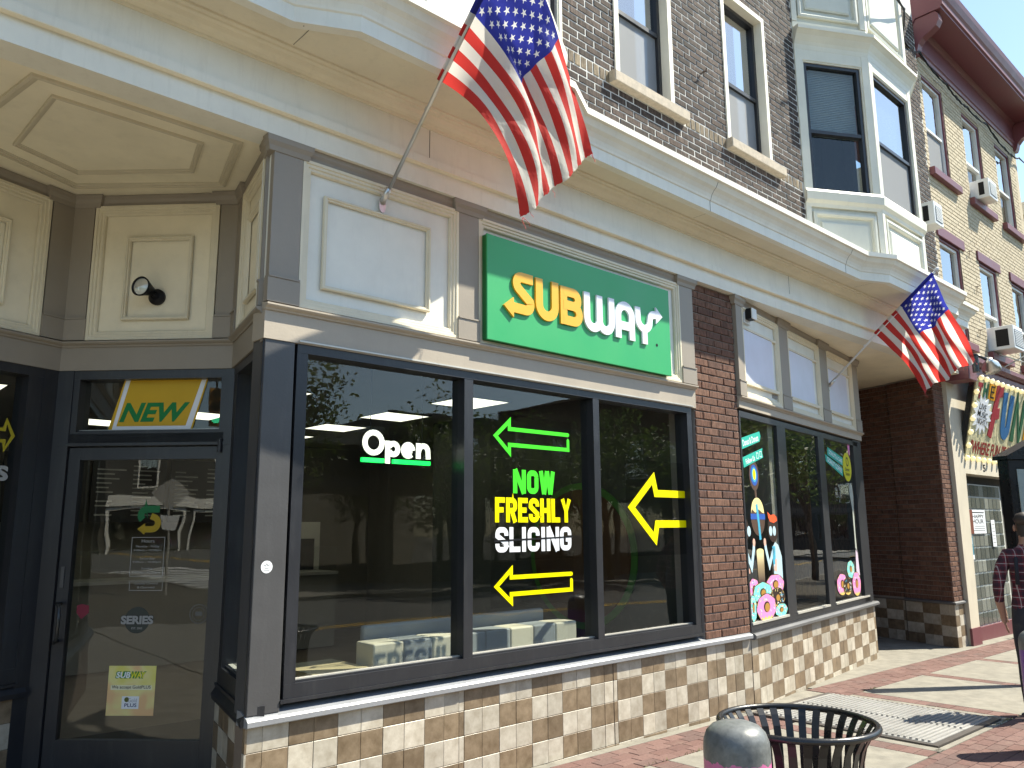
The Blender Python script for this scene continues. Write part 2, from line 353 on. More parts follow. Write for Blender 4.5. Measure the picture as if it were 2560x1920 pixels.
# ================================================================== THE BUILDING WITH THE SHOPS
B = thing('brick_building', (6.5, 2.0, 0), 'dark brown brick building with cream cornice and two shop fronts, left of the tan building', 'building')
DOORF = frame2((1.34, 1.735), (2.18, 0.885)); DL = 1.195
SPL = frame2((2.18, 0.885), (1.975, 0.0)); SL = math.hypot(0.205, 0.885)
LW = Fr(1.34 - 0.936 * 3.0, 1.735 - 0.352 * 3.0, 20.6)          # left window wall, s=3 meets the door wall
BAYF = Fr(6.92, 0, 8.8); BL = 4.2
UW = Fr(0, 0.05, 0)

# ---- tiled bulkheads
def tiles(fr, s0, s1, z0, parent, start=0, edges=None, rows=4, top=0.622, H=0.1525):
    es = edges or []
    if not es:
        s = s0
        while s < s1 - 0.01: es.append((s, min(s + 0.152, s1))); s += 0.152
    for r in range(rows + 1):
        zt = top - r * H; zb = max(zt - H, z0)
        if zt - zb < 0.03: break
        for k, (a, b) in enumerate(es):
            light = ((k + start) // 2 + r) % 2 == 0
            brick_obj('tile', (fr, a + 0.0015, zb + 0.0015, b - a - 0.003, zt - zb - 0.003, random.uniform(-0.001, 0.001)), M_TL if light else M_TD, parent, 0.012, 0.0015)
bk = MB(); bk.box(W0, 1.985, 6.915, -0.14, -0.006, -0.25, 0.632)
BULK = bk.build('bulkhead', M_GROUT, B)
e = [(1.985, 2.075)]; x = 2.075
while x < 3.40: e.append((x, x + 0.1525)); x += 0.1525
e[-1] = (e[-1][0], 3.413); fill1 = (3.415, 3.457); es = e
tiles(W0, 0, 0, -0.2, BULK, 0, es); tiles(W0, 0, 0, -0.2, BULK, 8, [fill1])
e2 = []; x = 3.459
for k in range(10): e2.append((x, min(x + 0.152, 4.935))); x += 0.152
tiles(W0, 0, 0, -0.2, BULK, 2, e2); tiles(W0, 0, 0, -0.2, BULK, 10, [(4.937, 4.980)])
e3 = []; x = 4.982
for k in range(8): e3.append((x, x + 0.1505)); x += 0.1505
tiles(W0, 0, 0, -0.2, BULK, 0, e3); tiles(W0, 0, 0, -0.2, BULK, 0, [(6.19 + k * 0.1445, 6.19 + (k + 1) * 0.1445) for k in range(5)])
bk = MB(); bk.box(BAYF, 0.002, BL, -0.14, -0.006, -0.3, 0.60)
BULK2 = bk.build('bulkhead', M_GROUT, B); tiles(BAYF, 0.004, BL - 0.01, -0.2, BULK2, 1, None, 5, 0.59)
bk = MB(); bk.box(SPL, 0.0, SL - 0.10, -0.12, -0.006, -0.2, 0.632); bk.box(SPL, SL - 0.1, SL - 0.012, -0.02, -0.006, -0.2, 0.632)
BULK3 = bk.build('bulkhead', M_GROUT, B); tiles(SPL, 0.01, SL, -0.1, BULK3, 1)
bk = MB(); bk.box(LW, 0.0, 3.0, -0.14, -0.006, -0.2, 0.64)
BULK4 = bk.build('bulkhead', M_GROUT, B); tiles(LW, 1.9, 2.99, -0.1, BULK4, 0)

# ---- metal sills
P_SILL = [(-0.10, 0.60), (0.028, 0.60), (0.036, 0.606), (0.036, 0.632), (0.026, 0.642), (-0.06, 0.675), (-0.10, 0.675)]
m = MB(); m.sweep([(1.972, 0.0), (3.45, 0.0)], P_SILL); m.sweep([(3.452, 0.003), (6.905, 0.003)], P_SILL); m.build('sill', M_SILL, B)
P_SILL2 = [(-0.10, 0.585), (0.030, 0.585), (0.048, 0.598), (0.048, 0.622), (0.030, 0.640), (-0.10, 0.650)]
m = MB(); m.sweep([BAYF.p(0.012, 0, 0)[:2], BAYF.p(BL + 0.02, 0, 0)[:2], BAYF.p(BL + 0.02, -0.16, 0)[:2]], P_SILL2); m.build('sill', M_SILLD, B)
m = MB(); m.sweep([SPL.p(0.0, 0, 0)[:2], SPL.p(SL - 0.01, 0, 0)[:2]], [(-0.10, 0.60), (0.02, 0.60), (0.026, 0.63), (-0.02, 0.70), (-0.10, 0.70)]); m.sweep([LW.p(0, 0, 0)[:2], LW.p(2.97, 0, 0)[:2]], [(-0.10, 0.61), (0.02, 0.61), (0.026, 0.64), (-0.02, 0.70), (-0.10, 0.70)]); m.build('sill', M_BLACK, B)

# ---- corner post and window frames
m = MB(); m.poly(W0, rect(1.978, 2.165, 0.655, 2.722), -0.15, 0.004); m.build('corner_post', M_POST, B, bevel=0.004)
def shop_window(fr, s0, s1, z0, z1, mulls, pw=0.07, gl=-0.07, mat=M_BLACK, name='shop_window', gm=None, fo=0.0, bot=0.075):
    m = MB()
    m.box(fr, s0, s1, -0.14, fo, z0, z0 + bot); m.box(fr, s0, s1, -0.14, fo, z1 - 0.06, z1)
    m.box(fr, s0, s0 + pw, -0.14, fo - 0.002, z0 + bot, z1 - 0.06); m.box(fr, s1 - pw, s1, -0.14, fo - 0.002, z0 + bot, z1 - 0.06)
    m.box(fr, s0 - 0.02, s1 + 0.02, -0.13, fo + 0.012, z0 - 0.02, z0 - 0.001)
    for a, b in mulls: m.box(fr, a, b, -0.14, fo - 0.002, z0 + bot, z1 - 0.06)
    m.box(fr, s0 + pw, s1 - pw, -0.05, fo - 0.022, z0 + bot, z0 + bot + 0.012)
    o = m.build(name, mat, B)
    ed = [s0 + pw] + [q for ab in mulls for q in ab] + [s1 - pw]
    for a, b in zip(ed[::2], ed[1::2]):
        g = MB(); g.box(fr, a - 0.004, b + 0.004, gl - 0.006, gl, z0 + bot - 0.004, z1 - 0.056); g.build('pane', gm or M_GLASS, o)
    st = MB()
    for a, b in zip(ed[::2], ed[1::2]): st.box(fr, a, b, gl + 0.001, gl + 0.03, z0 + bot - 0.003, z0 + bot + 0.018)
    st.build('glazing_strip', M_STRIP, o)
    return o
M_STRIP = paint('aluminium_strip', (0.55, 0.53, 0.48), 0.4, metal=0.3)
WIN = shop_window(W0, 2.185, 6.13, 0.715, 2.712, [(3.452, 3.530), (4.780, 4.852)])
m = MB(); m.box(W0, 2.185, 6.14, -0.02, 0.022, 2.712, 2.722); m.build('flashing', M_STRIP, B)
WIN2 = shop_window(BAYF, 0.02, 4.02, 0.655, 2.76, [(1.02, 1.27), (2.36, 2.58)], 0.03, -0.022, bot=0.06)
m = MB(); m.box(BAYF, 3.80, 4.17, -0.14, 0.0, 0.652, 2.78); m.build('corner_post', M_BLACK, B)
WIN3 = shop_window(SPL, 0.05, SL - 0.10, 0.70, 2.69, [], 0.10, bot=0.10)
m = MB(); m.box(SPL, SL - 0.098, SL - 0.006, -0.012, 0.004, 0.66, 2.715); m.build('jamb', M_BLACK, B)
WIN4 = shop_window(LW, 0.4, 2.90, 0.70, 2.69, [(1.2, 1.27)], 0.10, bot=0.09)
m = MB(); m.box(LW, 2.90, 3.0, -0.1, 0.004, -0.1, 2.70); m.build('jamb', M_BLACK, B)

# ---- entrance: transom, door
TR = shop_window(DOORF, 0.075, DL - 0.0, 2.20, 2.69, [], 0.075, name='transom_window', bot=0.075)
m = MB(); m.box(DOORF, 0.0, 0.108, -0.12, 0.006, -0.05, 2.70); m.box(DOORF, 1.155, DL + 0.02, -0.12, 0.006, -0.05, 2.70); m.box(DOORF, 0.109, 1.154, -0.12, 0.0, 2.178, 2.262); m.build('door_frame', M_BLACK, B)
d = MB(); zz = 0.07
d.box(DOORF, 0.114, 0.192, -0.06, -0.012, zz, 2.17); d.box(DOORF, 1.078 + 0.03, 1.152, -0.06, -0.012, zz, 2.17); d.box(DOORF, 0.193, 1.107, -0.06, -0.012, zz, 0.345); d.box(DOORF, 0.193, 1.107, -0.06, -0.012, 2.09, 2.17)
DOOR = d.build('door', M_BLACK, B)
g = MB(); g.box(DOORF, 0.192, 1.108, -0.040, -0.034, 0.344, 2.091); g.build('pane', glass('door_glass', (0.9, 0.92, 0.91), 0.02, 1.0, 0.02, 1.6), DOOR)
m = MB(); m.tube([DOORF.p(0.150, -0.01, 1.17), DOORF.p(0.165, 0.05, 1.175), DOORF.p(0.20, 0.085, 1.15), DOORF.p(0.205, 0.09, 1.06), DOORF.p(0.20, 0.085, 0.96), DOORF.p(0.165, 0.05, 0.935), DOORF.p(0.150, -0.01, 0.94)], 0.011, 10); m.build('handle', plain('black_handle', (0.03, 0.03, 0.03), 0.25), DOOR, True)
m = MB(); m.poly(DOORF, ell(0.15, 1.088, 0.012, 0.012, 16), -0.012, 0.0); m.build('lock', plain('chrome', (0.8, 0.8, 0.8), 0.15, metal=1), DOOR)
m = MB(); m.box(DOORF, 0.135, 0.158, -0.013, -0.004, 1.27, 1.40); m.build('pull_plate', M_POST, DOOR)
m = MB(); m.lathe(DOORF.p(1.14, 0.01, 2.13), [(0.0, 0), (0.016, 0), (0.016, 0.085), (0.0, 0.085)], 12); m.build('hinge', M_BLACK, DOOR)
m = MB(); m.slab([DOORF.p(0.08, 0.12, 0)[:2], DOORF.p(1.17, 0.12, 0)[:2], DOORF.p(1.17, -0.1, 0)[:2], DOORF.p(0.08, -0.1, 0)[:2]], 0.0, 0.06); m.build('threshold', M_SILL, B)

# ---- beige band, ledge and frieze panels
def frieze(fr, s0, s1, pil, zb=2.705, zl=2.885, zt=3.93, panels=(), mb=M_BAND, pan=M_WHITE, trim=M_CREAM, ends=0.0, dp=-0.14):
    m = MB(); m.box(fr, s0, s1, dp, 0.012, zb, zl - 0.012); m.build('band', mb, B)
    m = MB(); pth = [fr.p(s0 - ends, 0, 0)[:2], fr.p(s1 + ends, 0, 0)[:2]]
    m.sweep(pth, [(-0.02, zl - 0.012), (0.022, zl - 0.012), (0.026, zl - 0.002), (0.042, zl + 0.006), (0.050, zl + 0.014), (0.050, zl + 0.024), (-0.02, zl + 0.034)]); m.build('ledge', mb, B)
    m = MB(); m.box(fr, s0 + 0.01, s1 - 0.01, dp, -0.012, zl + 0.03, zt); m.build('frieze_board', pan, B)
    m = MB(); m.sweep(pth, [(-0.01, zt - 0.075), (0.012, zt - 0.075), (0.016, zt - 0.05), (0.026, zt - 0.03), (0.030, zt - 0.002), (-0.01, zt - 0.002)]); m.build('head_trim', M_TAUPE, B)
    for a, b in pil:
        m = MB(); z0 = zl + 0.034
        m.box(fr, a, b, -0.012, 0.030, z0 + 0.14, zt - 0.09); m.box(fr, a - 0.008, b + 0.008, -0.012, 0.040, z0, z0 + 0.145)
        m.box(fr, a - 0.004, b + 0.004, -0.012, 0.046, z0 + 0.146, z0 + 0.158); m.build('pilaster', M_TAUPE, B)
        c = MB(); c.sweep([fr.p(a, -0.01, 0)[:2], fr.p(a, 0, 0)[:2], fr.p(b, 0, 0)[:2], fr.p(b, -0.01, 0)[:2]], [(-0.005, zt - 0.09), (0.036, zt - 0.09), (0.042, zt - 0.06), (0.056, zt - 0.035), (0.060, zt - 0.003), (-0.005, zt - 0.003)], cap=True); c.build('capital', M_TAUPE, B)
    for (a, b, iz) in panels:
        m = MB(); ring(m, fr, a, b, zl + 0.034, zt - 0.077, P_BIG)
        if iz: ring(m, fr, *iz, P_SML)
        m.build('panel_moulding', trim, B)
frieze(W0, 1.965, 6.19, [(1.968, 2.155), (3.372, 3.552), (5.985, 6.185)], panels=[(2.158, 3.370, (2.318, 3.137, 3.065, 3.665)), (3.554, 5.983, None)], ends=0.004)
frieze(DOORF, 0.0, DL, [(0.015, 0.165), (1.06, DL - 0.005)], zb=2.69, zl=2.86, panels=[(0.172, 1.05, (0.40, 0.867, 3.035, 3.628))], mb=M_TAUPE, pan=M_CEIL)
frieze(SPL, 0.0, SL - 0.02, [(0.005, 0.14), (SL - 0.07, SL - 0.045)], zb=2.69, zl=2.87, panels=[(0.16, SL - 0.10, (0.29, SL - 0.24, 3.06, 3.64))], mb=M_TAUPE, pan=M_CEIL, dp=-0.03)
frieze(LW, 0.0, 3.0, [(2.83, 2.985), (1.1, 1.25)], zb=2.69, zl=2.86, panels=[(1.26, 2.82, (1.5, 2.58, 3.05, 3.62)), (0.0, 1.09, None)], mb=M_TAUPE, pan=M_CEIL)
BP = [(0.012, 0.16), (1.19, 1.45), (2.56, 2.84), (3.94, 4.18)]
frieze(BAYF, 0.008, BL, BP, zb=2.79, zl=2.875, panels=[(0.165, 1.185, None), (1.455, 2.555, None), (2.845, 3.935, None)], ends=0.01)
for k, (a, b) in enumerate([(0.165, 1.00), (1.465, 2.33), (2.86, 3.69)]):
    m = MB(); m.box(BAYF, a, b, -0.012, 0.012, 3.085, 3.625); m.build('blank_sign_panel', paint('white_sign_face', (0.66, 0.68, 0.80), 0.35, dirt=0.02), B)
    for za, zb, oo in ((3.627, 3.65, 0.020), (3.05, 3.083, 0.024)): m = MB(); m.box(BAYF, a, 1.12 + k * 1.37, -0.012, oo, za, zb); m.build('panel_moulding', M_CREAM, B)

# ---- ceilings of the two recesses
def ceiling(poly, z, mat=M_CEIL):
    m = MB(); m.slab(poly, z, z + 0.05); return m.build('ceiling', mat, B)
cpoly = [(-1.47, 0.0), (1.975, 0.0), (2.18, 0.885), (1.34, 1.735), (1.34 - 0.936 * 3, 1.735 - 0.352 * 3)]
CE = ceiling([(-3.5, 0.02), (2.05, 0.02), (2.3, 0.9), (1.36, 1.85), (-3.5, 0.05)], 3.932)
for pl, pr in ([(0.73, 0.165), (1.855, 0.165), (2.03, 0.83), (1.283, 1.53), (0.80, 1.29), (0.55, 1.15)], 0.05), ([(0.86, 0.325), (1.68, 0.325), (1.79, 0.755), (1.235, 1.285), (0.83, 1.10)], 0.034):
    m = MB(); mold(m, lambda a, b, h: (a, b, 3.932 - h), pl, [(0, -0.005), (0, 0.016), (pr * 0.3, 0.020), (pr * 0.35, 0.012), (pr * 0.7, 0.012), (pr * 0.75, 0.006), (pr, 0.004), (pr, -0.005)]); m.build('ceiling_moulding', paint('ceiling_mould_paint', (0.60, 0.53, 0.40), 0.6, streak=False), B)
CE2 = ceiling([(6.9, 0.02), (13.3, 0.02), (13.9, 2.7), (6.9, 2.7)], 3.934)

# ---- entablature: fascia, frieze, bed mould, soffit, crown
m = MB(); m.sweep([(-8, 0), (13.0, 0)], [(-0.12, 3.928), (0.060, 3.928), (0.060, 4.068), (-0.12, 4.068)]); m.build('fascia', M_FASCIA, B)
m = MB(); m.sweep([(-8, 0), (13.0, 0)], [(-0.12, 4.069), (0.102, 4.069), (0.102, 4.122), (0.086, 4.128), (0.086, 4.40), (-0.12, 4.40)]); m.build('frieze', M_FASCIA, B)
m = MB(); m.sweep([(-8, 0), (13.0, 0)], [(0.080, 4.335), (0.100, 4.337), (0.104, 4.352), (0.130, 4.360), (0.155, 4.375), (0.172, 4.395), (0.195, 4.400), (0.200, 4.410), (0.225, 4.412), (0.228, 4.424), (0.080, 4.424)]); m.build('bed_moulding', M_CREAM, B)
m = MB(); m.sweep([(-8, 0), (13.0, 0)], [(0.0605, 4.0635), (0.1015, 4.0635), (0.1015, 4.0685), (0.0605, 4.0685)]); m.build('underside_strip', M_CEIL, B)  # cream paint under the step, carrying its yellow bounce light in the colour
CR = [(-8, -0.455), (1.84, -0.455), (2.17, -0.625), (3.80, -0.625), (4.12, -0.455), (8.93, -0.455), (9.30, -0.625), (11.5, -0.625), (11.85, -0.455), (12.40, -0.455), (12.40, 0.04)]
m = MB()
for a, b in zip(CR[:-2], CR[1:-1]): m.add([(a[0], -0.08, 4.425), (b[0], -0.08, 4.425), (b[0], b[1] + 0.004, 4.425), (a[0], a[1] + 0.004, 4.425), (a[0], -0.08, 4.46), (b[0], -0.08, 4.46), (b[0], b[1] + 0.004, 4.46), (a[0], a[1] + 0.004, 4.46)], [(0, 1, 2, 3), (4, 7, 6, 5)])
m.build('soffit', M_CREAM, B)
m = MB(); m.sweep(CR, [(0, 4.412), (0.004, 4.412), (0.004, 4.505), (0.014, 4.512), (0.018, 4.530), (0.030, 4.560), (0.052, 4.590), (0.078, 4.612), (0.092, 4.640), (0.100, 4.655), (0.124, 4.662), (0.126, 4.712), (-0.06, 4.712), (-0.06, 4.412)]); m.build('crown_moulding', M_FASCIA, B)
m = MB()
for a, b in zip(CR[:-2], CR[1:-1]): m.add([(a[0], 0.12, 4.745), (b[0], 0.12, 4.745), (b[0], b[1] - 0.05, 4.708), (a[0], a[1] - 0.05, 4.708)], [(3, 2, 1, 0)])
m.build('cornice_flashing', M_FASCIA, B)
m = MB()
for x, y0, y1 in ((1.95, -0.24, -0.47), (5.95, -0.24, -0.45), (9.20, -0.24, -0.56)): m.add([(x, y0, 4.4235), (x + 0.003, y0, 4.4235), (x + 0.003, y1, 4.4235), (x, y1, 4.4235)], [(0, 1, 2, 3)])
for x in (3.06, 7.95): m.box(W0, x, x + 0.004, 0.0, 0.0875, 4.13, 4.334)
m.build('joint', plain('joint_dark_seam', (0.03, 0.025, 0.02), 0.9), B)  # thin dark strips mark the seams between boards
m = MB()
for x in (1.90, 5.9, 8.55): m.sweep([(x, -0.455), (x + 0.004, -0.455)], [(0.0, 4.41), (0.006, 4.41), (0.006, 4.506), (0.016, 4.513), (0.020, 4.531), (0.032, 4.561), (0.054, 4.591), (0.080, 4.613), (0.094, 4.641), (0.102, 4.656), (0.0, 4.66)])
m.build('joint', MATS.get('j') or plain('joint_line', (0.05, 0.045, 0.04), 0.9), B)
M_GLASSB = glass('bay_glass', (0.78, 0.82, 0.82), 0.02, 0.8, 0.006, 2.0)
# ---- brick walls
m = MB(); m.box(W0, 6.192, 6.915, -0.3, -0.012, 0.60, 3.93); PIER = m.build('brick_pier', M_MORTD, B)
pier_b = bricks(W0, 6.196, 6.912, 0.655, 3.925, [], 0.25, 0.0728, 0.011)
WH = [(5.25, 6.15, 5.70, 7.55), (7.10, 8.02, 5.70, 7.55)]; SILLS = [(5.17, 6.32, 5.60, 5.712), (7.08, 8.22, 5.60, 5.712)]
m = MB(); wall_holes(m, UW, -8, 13.0, 4.30, 13.0, WH + [(8.9, 11.7, 4.8, 13), (1.8, 4.4, 4.8, 13)], -0.3, -0.0045); UPW = m.build('upper_wall', M_MORT, B)
up_b = bricks(UW, 4.55, 8.75, 4.74, 5.594, WH + SILLS) + bricks(UW, 4.55, 8.75, 5.72, 8.7, WH + SILLS)
up_r = bricks(UW, 11.9, 13.0, 4.74, 9.9, []) + bricks(UW, 4.76, 8.75, 8.71, 9.2, [])
sold = bricks(UW, 4.55, 8.75, 5.597, 5.716, SILLS, 0.082, 0.119, 0.010)
# right-hand recess: side wall with pilaster, facing the street on the left
AF = frame2((13.262, 1.12), (12.965, 0.305)); AL = math.hypot(0.297, 0.815); AB = frame2((13.75, 2.65), (13.33, 1.16)); ABL = math.hypot(0.42, 1.49); AFR = Fr(12.965, 0.305, 0)
m = MB(); m.box(AF, 0.0, AL - 0.015, -0.03, -0.012, -0.3, 3.93); m.box(AB, 0, ABL, -0.3, -0.012, -0.3, 3.93); m.box(AFR, 0.013, 0.385, -0.03, -0.012, -0.3, 4.3); ALC = m.build('brick_pier', M_MORTD, B)
alc_b = bricks(AF, 0.0, AL - 0.005, 0.53, 3.93, [], 0.215, 0.072) + bricks(AFR, 0.0, 0.385, 0.53, 4.25, [], 0.2, 0.072)
alc_c = bricks(AB, 0.0, ABL, 0.53, 3.93, [], 0.215, 0.072)
lay_bricks([(pier_b, M_BRKP, PIER), (up_b, M_BRK, UPW), (up_r, M_BRK, UPW), (alc_b + alc_c, M_BRKP, ALC)], 290)
lay_bricks([(sold, brickmat('ochre_soldier_brick', [(0.19, 0.15, 0.10), (0.14, 0.11, 0.08), (0.24, 0.19, 0.13)], (0.5, 1.5)), UPW)], 40, 'soldier_brick', 'soldier_course')
m = MB(); m.box(AF, 0.0, AL - 0.012, -0.02, -0.006, -0.3, 0.50); m.box(AFR, 0.008, 0.385, -0.02, -0.006, -0.3, 0.50); m.box(AB, 0, ABL, -0.1, -0.006, -0.3, 0.50); BULK5 = m.build('bulkhead', M_GROUT, B)
tiles(AF, 0.0, AL, -0.2, BULK5, 0, None, 5, 0.48); tiles(AFR, 0.004, 0.38, -0.2, BULK5, 1, None, 5, 0.48); tiles(AB, 0.9, ABL, -0.2, BULK5, 0, None, 5, 0.48)
m = MB(); m.sweep([AF.p(0, 0, 0)[:2], (12.965, 0.305), (13.36, 0.305)], [(-0.05, 0.482), (0.02, 0.482), (0.034, 0.492), (0.034, 0.515), (0.015, 0.528), (-0.05, 0.53)]); m.build('sill', M_SILLD, B)
# back of the recess: dark doorway wall
RB = frame2((11.5, 2.55), (13.75, 2.65)); m = MB(); m.box(RB, -0.6, 2.4, -0.1, 0.0, -0.3, 3.95); m.box(frame2((11.12, 0.70), (11.5, 2.55)), 0, 1.9, -0.1, 0.0, -0.3, 3.95); m.build('recess_wall', M_BRKP, B)
RS = frame2(BAYF.p(BL, 0.0, 0)[:2], (11.5, 2.55)); m = MB(); m.box(RS, 0.03, 1.9, -0.12, -0.01, 2.76, 3.94); m.box(RS, 0.03, 1.9, -0.12, -0.01, -0.3, 0.6); m.build('side_wall', M_BLACK, B)
# iron hook in the brickwork
m = MB(); m.tube([UW.p(6.66, -0.02, 6.30), UW.p(6.66, 0.06, 6.30), UW.p(6.655, 0.075, 6.325)], 0.008, 6); m.tube([UW.p(6.645, 0.03, 6.305), UW.p(6.695, 0.06, 6.315)], 0.006, 6); m.build('iron_hook', plain('rusty_iron', (0.06, 0.04, 0.03), 0.8), B)

# ---- sash windows
def sash(parent, fr, s0, s1, z0, z1, zm, trim=0.06, tm=None, fm=None, depth=0.16, sill=None, curtain=None, screen=True, name='window', shades=None, tm_o=0.015, upper_glass=None, inner=M_DARK, lower_glass=None):
    tm = tm or M_WFR; fm = fm or M_BLACK; m = MB()
    for a, b, c, d in ((s0, s0 + trim, z0, z1), (s1 - trim, s1, z0, z1), (s0 + trim, s1 - trim, z1 - trim, z1)): m.box(fr, a, b, -depth, tm_o, c, d)
    o = m.build(name, tm, parent); a, b, c, d = s0 + trim, s1 - trim, z0, z1 - trim; fw = 0.045
    f = MB(); f.box(fr, a, a + fw, -depth, -depth + 0.075, c, d); f.box(fr, b - fw, b, -depth, -depth + 0.075, c, d); f.box(fr, a + fw, b - fw, -depth, -depth + 0.075, d - fw, d); f.box(fr, a + fw, b - fw, -depth, -depth + 0.055, c, c + fw); f.box(fr, a + fw, b - fw, -depth, -depth + 0.07, zm - 0.022, zm + 0.022); f.build('sash_frame', fm, o)
    g = MB(); g.box(fr, a + fw - 0.003, b - fw + 0.003, -depth + 0.030, -depth + 0.036, zm + 0.02, d - fw + 0.003); g.build('pane', upper_glass or M_GLASSU, o)
    g = MB(); g.box(fr, a + fw - 0.003, b - fw + 0.003, -depth + 0.010, -depth + 0.016, c + fw - 0.003, zm - 0.02); g.build('pane', lower_glass or M_GLASS, o)
    if screen: g = MB(); g.box(fr, a + fw - 0.003, b - fw + 0.003, -depth + 0.040, -depth + 0.042, c + fw - 0.003, zm - 0.021); g.build('insect_screen', M_SCR2, o)
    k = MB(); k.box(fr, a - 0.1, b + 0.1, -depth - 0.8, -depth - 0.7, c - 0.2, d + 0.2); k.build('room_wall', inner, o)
    if shades in ('blind', 'halfblind'):
        k = MB(); z = d - fw
        while z > (zm if shades == 'halfblind' else c + 0.05): k.box(fr, a + fw, b - fw, -depth - 0.03, -depth - 0.012, z - 0.020, z - 0.004); z -= 0.024
        k.build('blind', M_BLIND, o)
    if shades == 'curtain':
        k = MB(); n = 26; vs = []
        for q in range(n + 1):
            s = a + fw + (b - a - 2 * fw) * 0.74 * q / n; oo = -depth - 0.06 + 0.012 * math.sin(q * 2.1); vs += [fr.p(s, oo, c + 0.03), fr.p(s, oo, d - 0.03)]
        k.add(vs, [(2 * q, 2 * q + 2, 2 * q + 3, 2 * q + 1) for q in range(n)]); k.build('curtain', paint('net_curtain', (0.45, 0.47, 0.52), 0.9), o)
    if sill: k = MB(); k.cbox(fr, sill[0], sill[1], -0.1, sill[4] if len(sill) > 4 else 0.075, sill[2], sill[3], 0.008); k.build('sill', sill[5] if len(sill) > 5 else M_STONE, o)
    return o
sash(B, UW, 5.25, 6.15, 5.712, 7.55, 6.50, sill=(5.17, 6.32, 5.60, 5.71), shades='curtain')
sash(B, UW, 7.10, 8.02, 5.712, 7.55, 6.50, sill=(7.08, 8.22, 5.60, 5.71), shades='curtain')

# ---- bay windows
def bay(x0, sd=0.90, ft=1.31):
    x3 = x0 + 2 * sd + ft; pts = [(x0, 0.05), (x0 + sd, -0.47), (x0 + sd + ft, -0.47), (x3, 0.05)]
    body = MB(); inset = [(x0 + 0.02, 0.06), (x0 + sd + 0.01, -0.452), (x0 + sd + ft - 0.01, -0.452), (x3 - 0.02, 0.06)]
    body.slab(inset, 4.60, 5.60); body.slab(inset, 7.36, 12.6); BW = body.build('bay_window', M_BAY, B)
    m = MB(); m.sweep(pts, [(-0.02, 5.42), (0.012, 5.42), (0.02, 5.46), (0.05, 5.50), (0.055, 5.60), (0.03, 5.64), (-0.02, 5.64)]); m.build('sill_ledge', M_BAYT, BW)
    m = MB(); m.sweep(pts, [(-0.02, 7.50), (0.012, 7.50), (0.02, 7.56), (0.035, 7.60), (0.075, 7.67), (0.11, 7.71), (0.125, 7.72), (0.125, 7.765), (-0.02, 7.79)]); m.build('cornice', M_BAYT, BW)
    m = MB(); m.sweep(pts, [(-0.02, 9.3), (0.012, 9.3), (0.06, 9.4), (0.06, 9.5), (-0.02, 9.53)]); m.sweep(pts, [(-0.02, 7.80), (0.012, 7.80), (0.012, 7.88), (-0.02, 7.88)]); m.build('string_course', M_BAYT, BW)
    for k in range(3):
        fr = frame2(pts[k], pts[k + 1]); L = (Vector(pts[k + 1]) - Vector(pts[k])).length; c = 0.10
        m = MB(); m.box(fr, 0, c, -0.10, 0.014, 5.64, 7.50); m.box(fr, L - c, L, -0.10, 0.014, 5.64, 7.50); m.box(fr, c, L - c, -0.10, 0.010, 7.36, 7.50)
        m.box(fr, 0, 0.07, -0.02, 0.014, 4.7, 5.42); m.box(fr, L - 0.07, L, -0.02, 0.014, 4.7, 5.42); m.box(fr, 0, 0.07, -0.02, 0.014, 7.89, 9.30); m.box(fr, L - 0.07, L, -0.02, 0.014, 7.89, 9.30); m.build('corner_board', M_BAYT, BW)
        for z0, z1 in ((4.78, 5.36), (7.96, 9.22)):
            p = MB(); ring(p, fr, 0.09, L - 0.09, z0, z1, [(0, -0.02), (0, 0.018), (0.03, 0.024), (0.05, 0.012), (0.058, -0.02)]); ring(p, fr, 0.20, L - 0.20, z0 + 0.12, z1 - 0.12, [(0, -0.02), (0, 0.0), (0.02, 0.009)])
            p.box(fr, 0.22, L - 0.22, -0.02, 0.009, z0 + 0.14, z1 - 0.14); p.build('raised_panel', M_BAY, BW)
        sash(B, fr, c, L - c, 5.645, 7.36, 6.42, 0.02, M_BAYT, M_BLACK, 0.09, shades='halfblind' if k == 0 else 'blind', screen=(k != 0), upper_glass=M_GLASSB if k == 0 else M_GLASSU, tm_o=0.0, lower_glass=M_GLASSB if k == 0 else None)
    return BW
bay(8.76); bay(1.67, 0.85, 1.17)

# ---- shop interior
m = MB(); m.slab([(1.4, 0.12), (6.2, 0.12), (9, 8), (-2, 8), (-2, 1.0)], -0.06, -0.02); m.build('interior_floor', paint('brown_floor_tile', (0.16, 0.13, 0.10), 0.5, streak=False), B)
m = MB(); m.slab([(2.35, 0.16), (8, 0.16), (8, 8), (-2, 8), (-2, 0.75), (1.3, 1.95), (2.32, 1.0)], 3.0, 3.04); m.build('interior_ceiling', paint('grey_ceiling_tile', (0.26, 0.25, 0.23), 0.9, streak=False), B)
m = MB(); m.box(W0, -2, 8, -8.1, -8.0, -0.1, 3.0); m.box(Fr(7.9, 0, 90), 0.2, 8, -0.1, 0, -0.1, 3.0); m.box(Fr(-2, 0, 90), 0.9, 8, -0.1, 0, -0.1, 3.0); m.build('interior_wall', M_INT, B)
m = MB(); m.box(Fr(6.35, 0, 90), 0.2, 4.2, 0, 0.08, -0.1, 3.0); m.build('partition', paint('dark_green_grey_wall', (0.055, 0.062, 0.05), 0.7, streak=False), B)
M_LIT = glow('fluorescent_panel', (1.0, 0.98, 0.88), 0.75)
